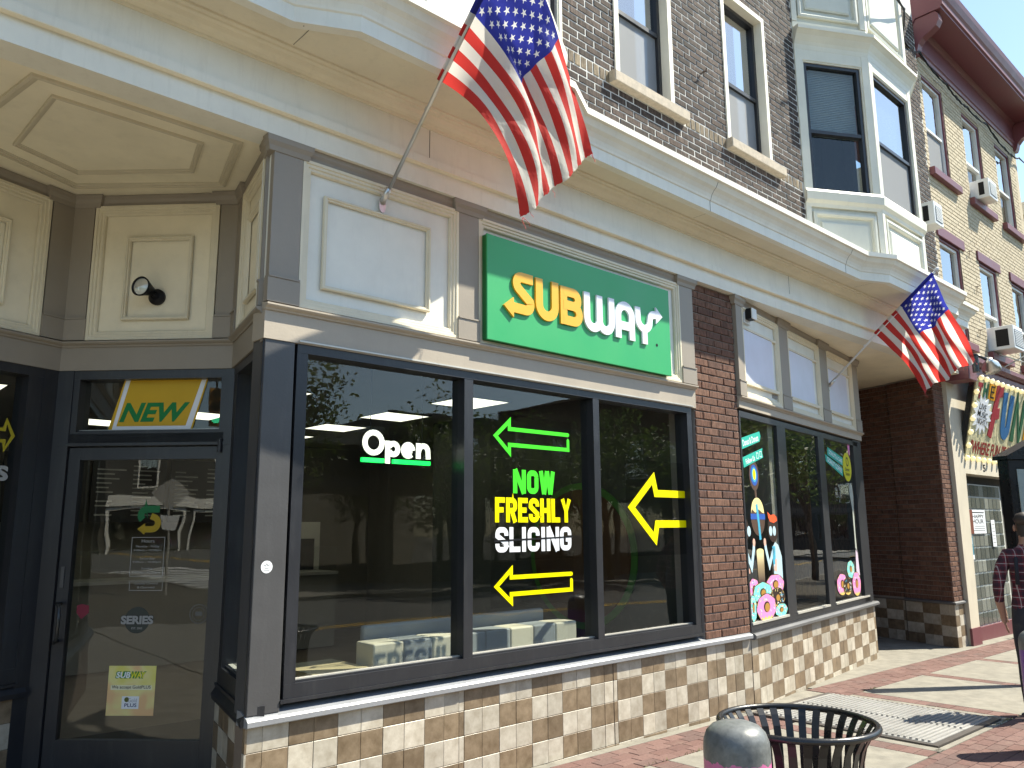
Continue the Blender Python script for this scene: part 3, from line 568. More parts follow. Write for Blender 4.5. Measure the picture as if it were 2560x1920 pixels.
for k, (x, y) in enumerate([(5.22, 2.15), (5.22, 3.6), (5.22, 5.0), (3.3, 5.0), (2.6, 6.4), (0.9, 4.4), (3.3, 3.0), (5.2, 6.4)]):
    t = thing('ceiling_light', (x + 0.32, y + 0.32, 2.98), 'square glowing ceiling panel in the sandwich shop, ' + ['split by the first window mullion', 'right above the Open sign', 'left of the Open sign', 'deep on the left', 'near the back wall', 'seen through the transom', 'in the middle of the room', 'in the far right corner'][k], 'light', 'ceiling panels inside the sandwich shop')
    m = MB(); m.slab([(x, y), (x + 0.62, y), (x + 0.62, y + 0.62), (x, y + 0.62)], 2.985, 2.998); m.build('diffuser', M_LIT, t)
    m = MB(); mold(m, lambda a, b, h: (a, b, 2.999 - h), [(x - 0.02, y - 0.02), (x + 0.64, y - 0.02), (x + 0.64, y + 0.64), (x - 0.02, y + 0.64)], [(0, 0), (0, 0.018), (0.02, 0.018), (0.02, 0)]); m.build('frame', M_POST, t)
# booth backs seen along the foot of the window
M_BG = paint('grey_vinyl_and_panel_shade', (0.27, 0.29, 0.30), 0.5, streak=False); M_BC = paint('cream_booth_panel', (0.62, 0.57, 0.45), 0.5, streak=False)
def booth(x0, x1, lab, seg):
    t = thing('booth_bench', ((x0 + x1) / 2, 0.6, -0.02), lab, 'bench')
    m = MB(); m.box(W0, x0, x1, -0.72, -0.50, 0.0, 0.70); m.build('base', paint('green_booth_base', (0.05, 0.12, 0.06), 0.5, streak=False), t)
    w_ = (x1 - x0) / len(seg)
    for k, c in enumerate(seg):
        m = MB(); m.box(W0, x0 + k * w_ + 0.001, x0 + (k + 1) * w_ - 0.001, -0.70, -0.48, 0.70, 0.872); m.build('back_panel', M_BG if c else M_BC, t, bevel=0.012)  # grey panels paint the window lettering's shadow onto the cream back
    m = MB(); m.box(W0, x0 + 0.1, x1 - 0.1, -0.82, -0.76, 0.45, 0.96); m.build('seat_back', M_BG, t, bevel=0.02)
booth(3.07, 5.05, 'low cream booth bench with shadows painted as grey panels behind the large shop window', [0, 1, 0, 1, 1, 0, 1, 0])
t = thing('cafe_table', (2.85, 0.62, -0.02), 'green cafe table end beside the booth behind the shop window', 'table')
m = MB(); m.box(W0, 2.62, 3.03, -0.95, -0.45, 0.70, 0.735); m.build('top', paint('tan_laminate', (0.45, 0.37, 0.22), 0.4, streak=False), t); m = MB(); m.box(W0, 2.66, 3.0, -0.90, -0.50, 0.0, 0.698); m.build('base', paint('green_laminate', (0.03, 0.10, 0.06), 0.4, streak=False), t)
# menu boards, back counter and doorway deep in the shop
M_MENU = plain('dark_menu', (0.03, 0.03, 0.03), 0.5)
for k in range(4):
    t = thing('menu_board', (2.6 + k * 1.05, 7.7, 1.75), 'dark menu board above the sandwich counter, %s from the left' % ('first', 'second', 'third', 'fourth')[k], 'menu board', 'menu boards above the counter')
    x0 = 2.15 + k * 1.05; m = MB(); m.box(W0, x0, x0 + 0.98, -7.75, -7.70, 1.75, 2.65); m.build('board', M_MENU, t)
    m = MB()
    for r in range(12):
        for c in range(2):
            if random.random() < 0.85: m.box(W0, x0 + 0.06 + c * 0.47, x0 + 0.06 + c * 0.47 + random.uniform(0.15, 0.38), -7.70, -7.695, 1.84 + r * 0.062, 1.84 + r * 0.062 + 0.018)
    m.build('menu_lines', plain('menu_print', (0.5, 0.5, 0.48), 0.6), t)
t = thing('service_counter', (4.5, 6.6, -0.02), 'long sandwich counter with glass guard deep in the shop', 'counter'); m = MB(); m.box(W0, 2.2, 6.2, -6.9, -6.3, 0.0, 1.0); m.build('base', M_INT, t); m = MB(); m.box(W0, 2.2, 6.2, -6.95, -6.25, 1.0, 1.04); m.build('top', M_STRIP, t); g = MB(); g.box(W0, 2.2, 6.2, -6.32, -6.31, 1.04, 1.4); g.build('guard', M_GLASS, t)
t = thing('bread_oven', (5.9, 7.3, -0.02), 'white cabinet with dark window behind the counter', 'oven'); m = MB(); m.box(W0, 5.4, 6.3, -7.7, -7.0, 0.0, 1.75); m.build('cabinet', M_FASCIA, t); m = MB(); m.box(W0, 5.5, 6.2, -7.0, -6.98, 0.4, 1.5); m.build('window', M_MENU, t)
# green ring and brown panel mural on the partition
fp = Fr(6.349, 4.2, -90); t = thing('wall_mural', (6.34, 2.0, 0.6), 'brown and green disc mural with its edge glow painted green on inside partition', 'mural')
m = MB(); m.poly(fp, ell(2.6, 1.35, 0.75, 0.75, 40), 0.0, 0.02); m.build('green_disc', paint('green_mural', (0.06, 0.22, 0.03), 0.6, streak=False), t)  # green rim stands for a glow, by colour alone
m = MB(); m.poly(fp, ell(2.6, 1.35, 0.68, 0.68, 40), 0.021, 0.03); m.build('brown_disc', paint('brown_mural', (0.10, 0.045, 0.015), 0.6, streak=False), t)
# second shop: plain dark room
m = MB(); m.box(W0, 6.95, 13, -4.2, -4.1, -0.3, 3.9); m.build('interior_wall', M_DARK, B)
m = MB(); m.slab([(6.95, 0.3), (11.0, 0.95), (11.4, 4.2), (6.95, 4.2)], -0.16, -0.12); m.build('interior_floor', M_DARK, B)
# ================================================================== SIGNS, FLAGS, DECALS
def vin(name, c, r=0.45, e=0.0):
    if name not in MATS:
        MATS[name] = plain(name, c, r, 0.2)
    return MATS[name]
V_YEL = vin('yellow_vinyl', (0.90, 0.80, 0.0), 0.7); V_LIM = vin('lime_vinyl', (0.05, 0.72, 0.03), 0.7); V_WHT = vin('white_vinyl_print', (0.80, 0.82, 0.86)); V_BLK = vin('black_print', (0.012, 0.012, 0.014))
V_TEAL = vin('teal_vinyl', (0.03, 0.42, 0.33)); V_PINK = vin('pink_icing', (0.80, 0.27, 0.55)); V_MINT = vin('mint_icing', (0.20, 0.62, 0.58)); V_CHOC = vin('choc_icing', (0.035, 0.022, 0.018)); V_DOUGH = vin('dough_brown', (0.42, 0.22, 0.05)); V_GOLD = vin('dough_gold', (0.75, 0.52, 0.15))
V_COAT = vin('pale_blue_coat', (0.45, 0.62, 0.70)); V_BLUE = vin('royal_blue_print', (0.03, 0.10, 0.40)); V_CYAN = vin('cyan_print', (0.06, 0.38, 0.55)); V_RED = vin('orange_red_print', (0.80, 0.11, 0.04)); V_BROWN = vin('dark_brown_print', (0.09, 0.055, 0.04)); V_SKIN = vin('pink_skin_print', (0.70, 0.42, 0.33)); V_FRY = vin('cream_print', (0.80, 0.68, 0.32))

def rr(x0, x1, y0, y1, r, a0, a1, n=5):   # rounded-rectangle path, corners numbered 0=top right going anticlockwise
    cs = [(x1 - r, y1 - r, 0), (x0 + r, y1 - r, 90), (x0 + r, y0 + r, 180), (x1 - r, y0 + r, 270)]; out = []
    for k in range(a0, a1): cx, cy, a = cs[k % 4]; out += arc(cx, cy, r, a, a + 90, n)
    return out
def caps(name, s, box, fr, o, mat, parent, wd, gap=0.012, wide=None):
    """heavy condensed capitals drawn as strokes inside box"""
    s0, s1, z0, z1 = box; wide = wide or {}; tot = sum(wide.get(c, 1.0) for c in s); u = (s1 - s0 - gap * (len(s) - 1)) / tot; x = s0; h = wd / 2
    for c in s:
        w_ = u * wide.get(c, 1.0); a, b = x + h, x + w_ - h; lo, hi = z0 + h, z1 - h; md = (z0 + z1) / 2; r = min(0.03, (b - a) / 2); cc = (a + b) / 2
        G = {'N': [[(a, z0), (a, z1)], [(b, z0), (b, z1)], [(a, z1), (b, z0)]], 'O': [rr(a, b, lo, hi, r, 0, 4) + [(b, hi - r)]], 'W': [[(a - h * 0.2, z1), (a + (b - a) * 0.22, z0)], [(a + (b - a) * 0.22, z0), (cc, z1)], [(cc, z1), (b - (b - a) * 0.22, z0)], [(b - (b - a) * 0.22, z0), (b + h * 0.2, z1)]], 'F': [[(a, z0), (a, z1)], [(a, hi), (x + w_, hi)], [(a, md), (x + w_ * 0.86, md)]],
             'R': [[(a, z0), (a, z1)], [(a, hi)] + [(b - r, hi)] + arc(b - r, hi - r, r, 90, 0, 5) + arc(b - r, md + r - 0.004, r, 0, -90, 5) + [(a, md - 0.004)], [(cc, md), (b, z0)]], 'E': [[(a, z0), (a, z1)], [(a, hi), (x + w_, hi)], [(a, md), (x + w_ * 0.86, md)], [(a, lo), (x + w_, lo)]],
             'S': [[(b, hi - r - 0.012)] + rr(a, b, md - h * 0.0, hi, r, 0, 2) + [(a, md + 0.026), (b, md - 0.026)] + [(b, lo + r)] + rr(a, b, lo, md, r, 3, 4)[::-1] + rr(a, b, lo, md, r, 2, 3)[::-1] + [(a, lo + r + 0.012)]], 'H': [[(a, z0), (a, z1)], [(b, z0), (b, z1)], [(a, md), (b, md)]], 'L': [[(a, z1), (a, z0)], [(a, lo), (x + w_, lo)]], 'Y': [[(a, z1), (cc, md - 0.01), (b, z1)], [(cc, md), (cc, z0)]],
             'I': [[(cc, z0), (cc, z1)]], 'C': [[(b, hi - r - 0.014)] + rr(a, b, lo, hi, r, 0, 4)[0:] + [(b, lo + r + 0.014)]], 'G': [[(b, hi - r - 0.014)] + rr(a, b, lo, hi, r, 0, 4) + [(b, md - 0.004), (cc, md - 0.004)]]}
        m = MB()
        for k, st in enumerate(G[c]): m.stroke(fr, st, wd, o, o + 0.001 + 0.0003 * k)
        m.build('letter', mat, parent); x += w_ + gap
# ---- main green sign
M_SGN = paint('green_sign_face', (0.026, 0.36, 0.12), 0.42, var=0.02, dirt=0.02, bmp=0.02); M_SGNS = paint('dark_green_return', (0.01, 0.16, 0.04), 0.4, dirt=0.02)
SG = thing('shop_sign', (4.67, -0.05, 2.94), 'large green box sign with gold and white SUBWAY lettering on the frieze', 'sign')
class SignFr:                                # lettering was drawn on a 2.10 x 0.76 m layout; this sets it on the face
    def p(f, s, o, z): return (3.592 + (s - 3.502) * 1.0277, -o, 2.942 + (z - 2.912) * 1.0317)
SGF = SignFr(); SO = 0.078
m = MB(); m.box(SGF, 3.503, 5.597, -0.012, 0.064, 2.914, 3.668); m.build('cabinet', M_SGNS, SG)
m = MB(); m.cbox(SGF, 3.500, 5.600, 0.064, SO, 2.911, 3.671, 0.003); m.build('face', M_SGN, SG)
V_SG = paint('gold_letter_acrylic', (0.80, 0.43, 0.035), 0.35, var=0.02, dirt=0.0); V_SW = paint('white_letter_acrylic', (0.80, 0.82, 0.90), 0.35, var=0.02, dirt=0.0)
def letter(strokes, heads, mat, wd=0.072):
    m = MB()
    for k, st in enumerate(strokes): m.stroke(SGF, st, wd, SO, SO + 0.016 + 0.0005 * k)
    for h in heads: m.poly(SGF, h, SO, SO + 0.0175)
    m.build('letter', mat, SG)
letter([[(3.930, 3.411), (3.835, 3.411)] + arc(3.815, 3.363, 0.048, 90, 235, 8) + [(3.872, 3.262)] + arc(3.858, 3.222, 0.048, 40, -90, 8)[1:] + [(3.73, 3.176)]], [[(3.643, 3.177), (3.737, 3.249), (3.737, 3.101)]], V_SG)
letter([[(3.994, 3.443)] + arc(4.077, 3.252, 0.083, 180, 360, 12) + [(4.160, 3.445)]], [], V_SG)
letter([[(4.254, 3.14), (4.254, 3.436)], [(4.25, 3.400), (4.345, 3.400)] + arc(4.36, 3.3475, 0.0525, 90, -90, 10) + [(4.25, 3.295)], [(4.25, 3.295), (4.355, 3.295)] + arc(4.365, 3.2355, 0.0595, 90, -90, 10) + [(4.25, 3.176)]], [], V_SG)
letter([[(4.515, 3.442)] + arc(4.5885, 3.242, 0.0735, 180, 360, 12) + [(4.662, 3.44)], [(4.662, 3.44)] + arc(4.7335, 3.242, 0.0735, 180, 360, 12) + [(4.807, 3.447)]], [], V_SW, 0.068)
letter([[(4.888, 3.138)] + arc(4.976, 3.330, 0.086, 180, 0, 14) + [(5.062, 3.138)], [(4.888, 3.247), (5.062, 3.247)]], [], V_SW, 0.070)
letter([[(5.143, 3.440)] + arc(5.225, 3.345, 0.080, 180, 360, 12) + arc(5.363, 3.352, 0.056, 180, 90, 6) + [(5.39, 3.408)], [(5.228, 3.135), (5.228, 3.29)]], [[(5.476, 3.408), (5.388, 3.479), (5.388, 3.335)]], V_SW, 0.066)
m = MB(); m.poly(SGF, ell(5.405, 3.155, 0.013, 0.013, 16), SO, SO + 0.002); m.build('registered_mark', V_BLK, SG)

# ---- flags
def flag_mat():
    m = bpy.data.materials.new('flag_cloth'); m.use_nodes = True; nt = m.node_tree; b = nt.nodes['Principled BSDF']; out = nt.nodes['Material Output']
    uv = N(nt, 'ShaderNodeUVMap'); sp = N(nt, 'ShaderNodeSeparateXYZ'); nt.links.new(uv.outputs[0], sp.inputs[0]); u, v = sp.outputs[0], sp.outputs[1]   # u along the fly, v up the hoist
    stripe = math_(nt, 'MODULO', math_(nt, 'FLOOR', math_(nt, 'MULTIPLY', v, 12.999)), 2.0)
    base = mixc(nt, stripe, (0.64, 0.055, 0.05), (0.80, 0.78, 0.74))
    canton = math_(nt, 'MULTIPLY', math_(nt, 'LESS_THAN', u, 0.40), math_(nt, 'GREATER_THAN', v, 6 / 13))
    cu = math_(nt, 'MULTIPLY', u, 12 / 0.40); cv = math_(nt, 'MULTIPLY', math_(nt, 'SUBTRACT', v, 6 / 13), 10 / (7 / 13))
    iu = math_(nt, 'ROUND', cu); iv = math_(nt, 'ROUND', cv)
    odd = math_(nt, 'MODULO', math_(nt, 'ADD', iu, iv), 2.0)   # stars stand where row+column is even (1..11, 1..9)
    # nearest valid star on the staggered lattice: rows iv, columns of equal parity
    par_ = math_(nt, 'MODULO', iv, 2.0)
    iu2 = math_(nt, 'ADD', math_(nt, 'MULTIPLY', math_(nt, 'ROUND', math_(nt, 'DIVIDE', math_(nt, 'SUBTRACT', cu, par_), 2.0)), 2.0), par_)
    du = math_(nt, 'MULTIPLY', math_(nt, 'SUBTRACT', cu, iu2), 0.76 / 12); dv = math_(nt, 'MULTIPLY', math_(nt, 'SUBTRACT', cv, iv), 0.5385 / 10)
    ok = math_(nt, 'MULTIPLY', math_(nt, 'MULTIPLY', math_(nt, 'GREATER_THAN', iu2, 0.5), math_(nt, 'LESS_THAN', iu2, 11.5)), math_(nt, 'MULTIPLY', math_(nt, 'GREATER_THAN', iv, 0.5), math_(nt, 'LESS_THAN', iv, 9.5)))
    ang = math_(nt, 'ARCTAN2', du, dv); rr = math_(nt, 'SQRT', math_(nt, 'ADD', math_(nt, 'MULTIPLY', du, du), math_(nt, 'MULTIPLY', dv, dv)))
    seg = 2 * math.pi / 5; a = math_(nt, 'ABSOLUTE', math_(nt, 'SUBTRACT', math_(nt, 'FLOORED_MODULO', math_(nt, 'ADD', ang, seg / 2), seg), seg / 2))
    Rr = 0.031; ri = Rr * 0.382; x1, y1 = Rr, 0.0; x2, y2 = ri * math.cos(seg / 2), ri * math.sin(seg / 2); nx, ny = (y2 - y1), -(x2 - x1); dd = nx * x1 + ny * y1
    px = math_(nt, 'MULTIPLY', rr, math_(nt, 'COSINE', a)); py = math_(nt, 'MULTIPLY', rr, math_(nt, 'SINE', a))
    ins = math_(nt, 'LESS_THAN', math_(nt, 'ADD', math_(nt, 'MULTIPLY', px, nx), math_(nt, 'MULTIPLY', py, ny)), dd)
    star = math_(nt, 'MULTIPLY', ins, ok)
    cc = mixc(nt, star, (0.035, 0.045, 0.34), (0.82, 0.82, 0.84)); col = mixc(nt, canton, base, cc)
    wv = noise(nt, uv.outputs[0], 260, 2); col = mixc(nt, 0.25, col, mixc(nt, wv, (0.55, 0.55, 0.55), (1, 1, 1)), 'MULTIPLY')
    nt.links.new(col, b.inputs['Base Color']); b.inputs['Roughness'].default_value = 0.75; b.inputs['Specular IOR Level'].default_value = 0.2
    tl = N(nt, 'ShaderNodeBsdfTranslucent'); nt.links.new(col, tl.inputs[0]); mx = N(nt, 'ShaderNodeMixShader'); mx.inputs[0].default_value = 0.55
    nt.links.new(b.outputs[0], mx.inputs[1]); nt.links.new(tl.outputs[0], mx.inputs[2]); nt.links.new(mx.outputs[0], out.inputs[0])
    bump(nt, b, noise(nt, uv.outputs[0], 9, 3), 0.3, 0.05)
    return m
M_FLAG = flag_mat(); M_CHROME = plain('brushed_steel_pole', (0.62, 0.60, 0.58), 0.28, metal=0.9); M_WPOLE = plain('white_pole', (0.72, 0.72, 0.74), 0.35)
def flag(base, H0, H1, F0, F1, lab, fold, polemat, seed, over=0.10, mids=None):
    rg = random.Random(seed); base, H0, H1, F0, F1 = map(Vector, (base, H0, H1, F0, F1)); t = thing('flag', base, lab, 'flag', 'flags on angled poles over the pavement')
    ax = (H1 - H0).normalized(); tip = H1 + ax * over
    m = MB(); m.tube([base + (H0 - base) * 0.06, tip], 0.0125, 12); m.build('pole', polemat, t, True)
    mid = base + (H0 - base) * 0.78; m = MB(); m.tube([mid - ax * 0.012, mid + ax * 0.012], 0.0145, 12); m.build('pole_joint', polemat, t)
    m = MB(); m.lathe(tip, [(0.0, -0.02), (0.02, -0.015), (0.028, 0.0), (0.02, 0.02), (0.006, 0.032), (0.0, 0.034)], 14, 0, Vector((0, 0, 1)).rotation_difference(ax).to_matrix()); m.build('finial', polemat, t, True)
    nu, nv = 96, 64; vs = []; uvs = []; nrm = (F1 - H0).cross(H1 - F0).normalized()
    if nrm.dot(CAM - H0) < 0: nrm = -nrm
    for j in range(nv + 1):
        v = j / nv
        for i in range(nu + 1):
            u = i / nu; top = H1.lerp(F1, u); bot = H0.lerp(F0, u)
            if mids: q4 = 4 * u * (1 - u); bot = bot + (Vector(mids[0]) - (H0 + F0) / 2) * q4; top = top + (Vector(mids[1]) - (H1 + F1) / 2) * q4
            p = bot.lerp(top, v)
            p += Vector((0, 0, -1)) * (0.16 * u * (1 - u) * (0.4 + v) * fold[0])
            w1 = math.sin((v * 2.1 + u * 0.8 + fold[1]) * math.pi * 2.0); w2 = math.sin((v * 4.3 - u * 1.6 + fold[2]) * math.pi * 2)
            # one deep pleat hanging from the top of the hoist
            c = 0.60 - 0.34 * u * u; pl = math.exp(-((v - c) / 0.07) ** 2)
            p += nrm * (fold[3] * min(u * 3.0, 1.0) * (0.055 * w1 + 0.022 * w2) - 0.10 * fold[4] * pl * min(u * 4, 1) * (1 - 0.55 * u))
            # bottom of the hoist bellies in
            p += (bot - top).normalized() * (-0.10 * fold[5] * math.sin(math.pi * u) * (1 - v) ** 2)
            if u > 0.94: p += Vector((rg.uniform(-1, 1), rg.uniform(-1, 1), rg.uniform(-1, 1))) * 0.004 * (u - 0.94) / 0.06
            vs.append(p); uvs.append((u, v))
    m = MB(); m.add(vs, [(j * (nu + 1) + i, j * (nu + 1) + i + 1, (j + 1) * (nu + 1) + i + 1, (j + 1) * (nu + 1) + i) for j in range(nv) for i in range(nu)])
    o = m.build('cloth', M_FLAG, t, True); me = o.data; ul = me.uv_layers.new(name='UVMap')
    for lp in me.loops: ul.data[lp.index].uv = uvs[lp.vertex_index]
    # hemmed sleeve round the pole
    sv = MB(); k = 26; ring_ = []; su = []; sd = ax.orthogonal().normalized(); se = ax.cross(sd)
    for j in range(nv + 1):
        for q in range(13):
            a_ = 2 * math.pi * q / 12; ring_.append(H0.lerp(H1, j / nv) + (sd * math.cos(a_) + se * math.sin(a_)) * 0.021); su.append((0.001, j / nv) if j / nv < 6 / 13 else (0.004, j / nv))
    sv.add(ring_, [(j * 13 + q, j * 13 + q + 1, (j + 1) * 13 + q + 1, (j + 1) * 13 + q) for j in range(nv) for q in range(12)]); o2 = sv.build('sleeve', M_FLAG, t, True); ul = o2.data.uv_layers.new(name='UVMap')
    for lp in o2.data.loops: ul.data[lp.index].uv = su[lp.vertex_index]
    th = MB()
    for q in range(9):
        c0 = F0.lerp(F1, rg.choice((0.0, 0.01, 0.98, 1.0, rg.random()))); pts = [c0]
        for z in range(4): pts.append(pts[-1] + Vector((rg.uniform(-0.01, 0.02), rg.uniform(-0.012, 0.006), rg.uniform(-0.022, -0.004))))
        th.tube(pts, 0.0014, 4)
    th.build('frayed_thread', plain('red_thread', (0.55, 0.08, 0.07), 0.8), t, kind='stuff')
    return t
def bracket(t, fr, s, z, o0, dirv):
    p = Vector(fr.p(s, o0, z)); m = MB(); m.poly(fr, ell(s, z - 0.015, 0.026, 0.055, 20), o0, o0 + 0.007); m.build('bracket_plate', M_CHROME, t)
    m = MB(); m.tube([p + dirv * 0.0, p + dirv * 0.11], [0.022, 0.0185], 14); m.build('bracket_socket', M_CHROME, t, True)
    m = MB(); m.tube([p + dirv * 0.05 + Vector((0.03, 0, 0)), p + dirv * 0.05 - Vector((0.035, 0, 0))], 0.008, 8); m.build('thumb_screw', M_CHROME, t)
b0 = Vector((2.737, -0.02, 3.735)); h0 = Vector((2.74, -0.62, 4.34)); h1 = Vector((2.74, -1.30, 4.985))
FL1 = flag(b0, h0, h1, (3.38, -0.67, 3.605), (4.13, -0.63, 4.31), 'large stars and stripes flag on a steel pole left of the green sign', (0.0, 0.1, 0.35, 0.38, 0.55, 0.0), M_CHROME, 3, 0.10, ((3.10, -0.75, 4.03), (3.66, -0.83, 4.77)))
bracket(FL1, W0, 2.737, 3.735, 0.012, (h0 - b0).normalized())
b1 = Vector((9.745, 0.41, 3.385)); g0 = Vector((9.837, -0.19, 3.967)); g1 = Vector((9.945, -0.885, 4.60))
FL2 = flag(b1, g0, g1, (10.44, -0.47, 3.255), (11.12, -0.88, 3.71), 'smaller-looking stars and stripes flag on a white pole over the doughnut shop', (0.1, 0.55, 0.1, 0.75, 0.35, 0.6), M_WPOLE, 5, 0.06)
bracket(FL2, BAYF, 2.86, 3.385, 0.030, (g0 - b1).normalized())

# ---- door and window graphics of the sandwich shop (vinyl on the glass)
GO = -0.068                                  # just outside the pane
def outline_arrow(name, fr, pts, wd, mat, lab, o=GO, gap=True):
    m = MB(); m.stroke(fr, pts, wd, o, o + 0.002, rnd=True); return m.build(name, mat, None, label=lab, cat='window decal')
def sheet(fr, s0, s1, z0, z1, o, parent):
    m = MB(); m.box(fr, s0, s1, o - 0.0015, o, z0, z1); return m.build('backing_sheet', M_SHEET, parent)
M_SHEET = glass('clear_film', (0.90, 0.90, 0.90), 0.008, 0.12, 0.05)
def arrow_thing(lab, s0, s1, z0, z1, pts, wd, mat):
    t = thing('arrow_decal', ((s0 + s1) / 2, 0.07, z0), lab, 'window decal'); sheet(W0, s0, s1, z0, z1, GO + 0.0025, t)
    m = MB(); m.stroke(W0, pts, wd, GO + 0.003, GO + 0.0055, rnd=True); m.build('arrow_outline', mat, t)
def harrow(tipx, hx, rx, zc, hh, sh): return [(rx, zc + sh), (hx, zc + sh), (hx, zc + hh), (tipx, zc), (hx, zc - hh), (hx, zc - sh), (rx, zc - sh), (rx, zc + sh * 0.20)]
arrow_thing('lime green outline arrow on the middle pane, above the word NOW', 3.743, 4.588, 2.131, 2.445, harrow(3.79, 3.925, 4.545, 2.284, 0.115, 0.058), 0.030, V_LIM)
arrow_thing('yellow outline arrow on the middle pane, under the word SLICING', 3.748, 4.585, 1.08, 1.396, harrow(3.795, 3.935, 4.555, 1.226, 0.112, 0.058), 0.030, V_YEL)
arrow_thing('big yellow outline arrow on the right pane beside the brick pier', 5.235, 6.055, 1.393, 2.195, [(6.055, 1.916), (5.64, 1.916), (5.605, 2.045), (5.30, 1.793), (5.605, 1.53), (5.64, 1.656), (6.055, 1.656)], 0.062, V_YEL)
t = thing('window_poster', (4.17, 0.07, 1.40), 'clear window poster reading NOW FRESHLY SLICING in green, yellow and white', 'poster'); sheet(W0, 3.746, 4.585, 1.40, 2.127, GO + 0.0025, t)
o_ = GO + 0.0045
WDT = {'I': 0.42, 'W': 1.35, 'L': 0.86, 'E': 0.9, 'F': 0.88, 'Y': 1.05, 'N': 1.08}
caps('word', 'NOW', (3.958, 4.388, 1.876, 2.050), W0, o_, V_LIM, t, 0.042, 0.010, WDT); caps('word', 'FRESHLY', (3.783, 4.566, 1.668, 1.845), W0, o_, V_YEL, t, 0.038, 0.010, WDT); caps('word', 'SLICING', (3.786, 4.562, 1.459, 1.635), W0, o_, V_WHT, t, 0.038, 0.011, WDT)
m = MB(); m.poly(W0, [(3.775, 1.532), (4.575, 1.556), (4.575, 1.566), (3.775, 1.545)], o_ + 0.0022, o_ + 0.003); m.build('slice_line', V_BLK, t)
# hanging Open sign, lit
t = thing('open_sign', (3.06, 0.25, 2.05), 'lit white Open sign with green underline hanging inside the left pane', 'sign'); OP = Fr(0, 0.25, 0)
M_OPEN = glow('lit_white_face', (1, 1, 0.90), 0.62); M_OPG = glow('lit_green_bar', (0.0, 0.75, 0.10), 1.0, (0.02, 0.5, 0.1))
wq = 0.036
OL = [[ell(2.871, 2.185, 0.066, 0.066, 26) + [(2.937, 2.185), (2.9355, 2.20)]], [[(2.982, 2.054), (2.982, 2.204)], arc(3.027, 2.152, 0.036, 150, -150, 14)], [[(3.115, 2.150), (3.18, 2.150)], arc(3.147, 2.150, 0.038, 0, 315, 16)], [[(3.232, 2.098), (3.232, 2.204)], [(3.232, 2.14)] + arc(3.275, 2.150, 0.038, 170, 0, 10) + [(3.316, 2.098)]]]
for lt in OL:
    m = MB(); k2 = MB()
    for k, st in enumerate(lt): m.stroke(OP, st, wq, 0.018, 0.024 + 0.0004 * k); k2.stroke(OP, st, wq + 0.010, 0.0, 0.0175 + 0.0003 * k)
    m.build('letter', M_OPEN, t); k2.build('letter_body', V_BLK, t)
for a, b in ((2.788, 2.955), (3.03, 3.334)): m = MB(); m.box(OP, a, b, 0.0, 0.024, 2.056, 2.084); m.build('underline', M_OPG, t)
m = MB(); m.tube([OP.p(2.85, 0.01, 2.26), OP.p(2.85, 0.01, 3.0)], 0.002, 5); m.build('cord', V_BLK, t); m = MB(); m.tube([OP.p(3.27, 0.01, 2.2), OP.p(3.27, 0.01, 3.0)], 0.002, 5); m.build('cord', V_BLK, t)
# NEW sign in the transom
t = thing('transom_sign', DOORF.p(0.66, -0.05, 2.28), 'mustard NEW sign with white border slanting in the transom above the door', 'sign'); V_MUS = vin('mustard_print', (0.62, 0.38, 0.03)); V_GRN = vin('deep_green_print', (0.01, 0.20, 0.055))
def sl4(d, b): return [(0.329 + d + 0.02 * (d > 0), 2.276 + b), (0.908 - d, 2.276 + b), (1.000 - d, 2.63), (0.424 + d, 2.63)]
NO = -0.085 + 0.02
m = MB(); m.poly(DOORF, sl4(0, 0), NO, NO + 0.002); m.build('board', V_MUS, t); m = MB(); m.poly(DOORF, sl4(0.010, 0.010), NO + 0.002, NO + 0.003); m.build('border', V_WHT, t); m = MB(); m.poly(DOORF, sl4(0.042, 0.042), NO + 0.003, NO + 0.004); m.build('field', V_MUS, t)
text('word', 'NEW', DOORF, (0.408, 0.888, 2.345, 2.476), NO + 0.005, V_GRN, t, bold=0.04, shear=0.32)
DG = -0.0335
# Gold plus notice
t = thing('door_notice', DOORF.p(0.643, -0.03, 0.487), 'yellow paper notice We accept GoldPLUS taped low on the door glass', 'notice')
pm, pnt, pb = nodes('yellow_gradient_paper'); g_ = N(pnt, 'ShaderNodeTexCoord'); nn = noise(pnt, pos(pnt), 5, 2); pnt.links.new(ramp(pnt, nn, [(0.35, (0.72, 0.66, 0.16)), (0.5, (0.78, 0.70, 0.30)), (0.65, (0.78, 0.48, 0.24))]), pb.inputs['Base Color'])
m = MB(); m.box(DOORF, 0.490, 0.796, DG, DG + 0.001, 0.486, 0.785); m.build('paper', pm, t)
text('print', 'SUBWAY', DOORF, (0.535, 0.735, 0.708, 0.752), DG + 0.0016, V_GRN, t, bold=0.07, shear=0.15); text('print', 'SUB', DOORF, (0.540, 0.632, 0.712, 0.748), DG + 0.0022, V_WHT, t, bold=0.03, shear=0.15); text('print', 'WAY', DOORF, (0.636, 0.73, 0.712, 0.748), DG + 0.0022, vin('lemon_print', (0.75, 0.72, 0.05)), t, bold=0.03, shear=0.15)
m = MB(); m.box(DOORF, 0.51, 0.775, DG + 0.001, DG + 0.0014, 0.640, 0.668); m.build('print', vin('cream_strip', (0.80, 0.76, 0.55)), t)
text('print', 'We accept GoldPLUS', DOORF, (0.517, 0.768, 0.642, 0.667), DG + 0.0019, V_BLK, t, bold=0.01)
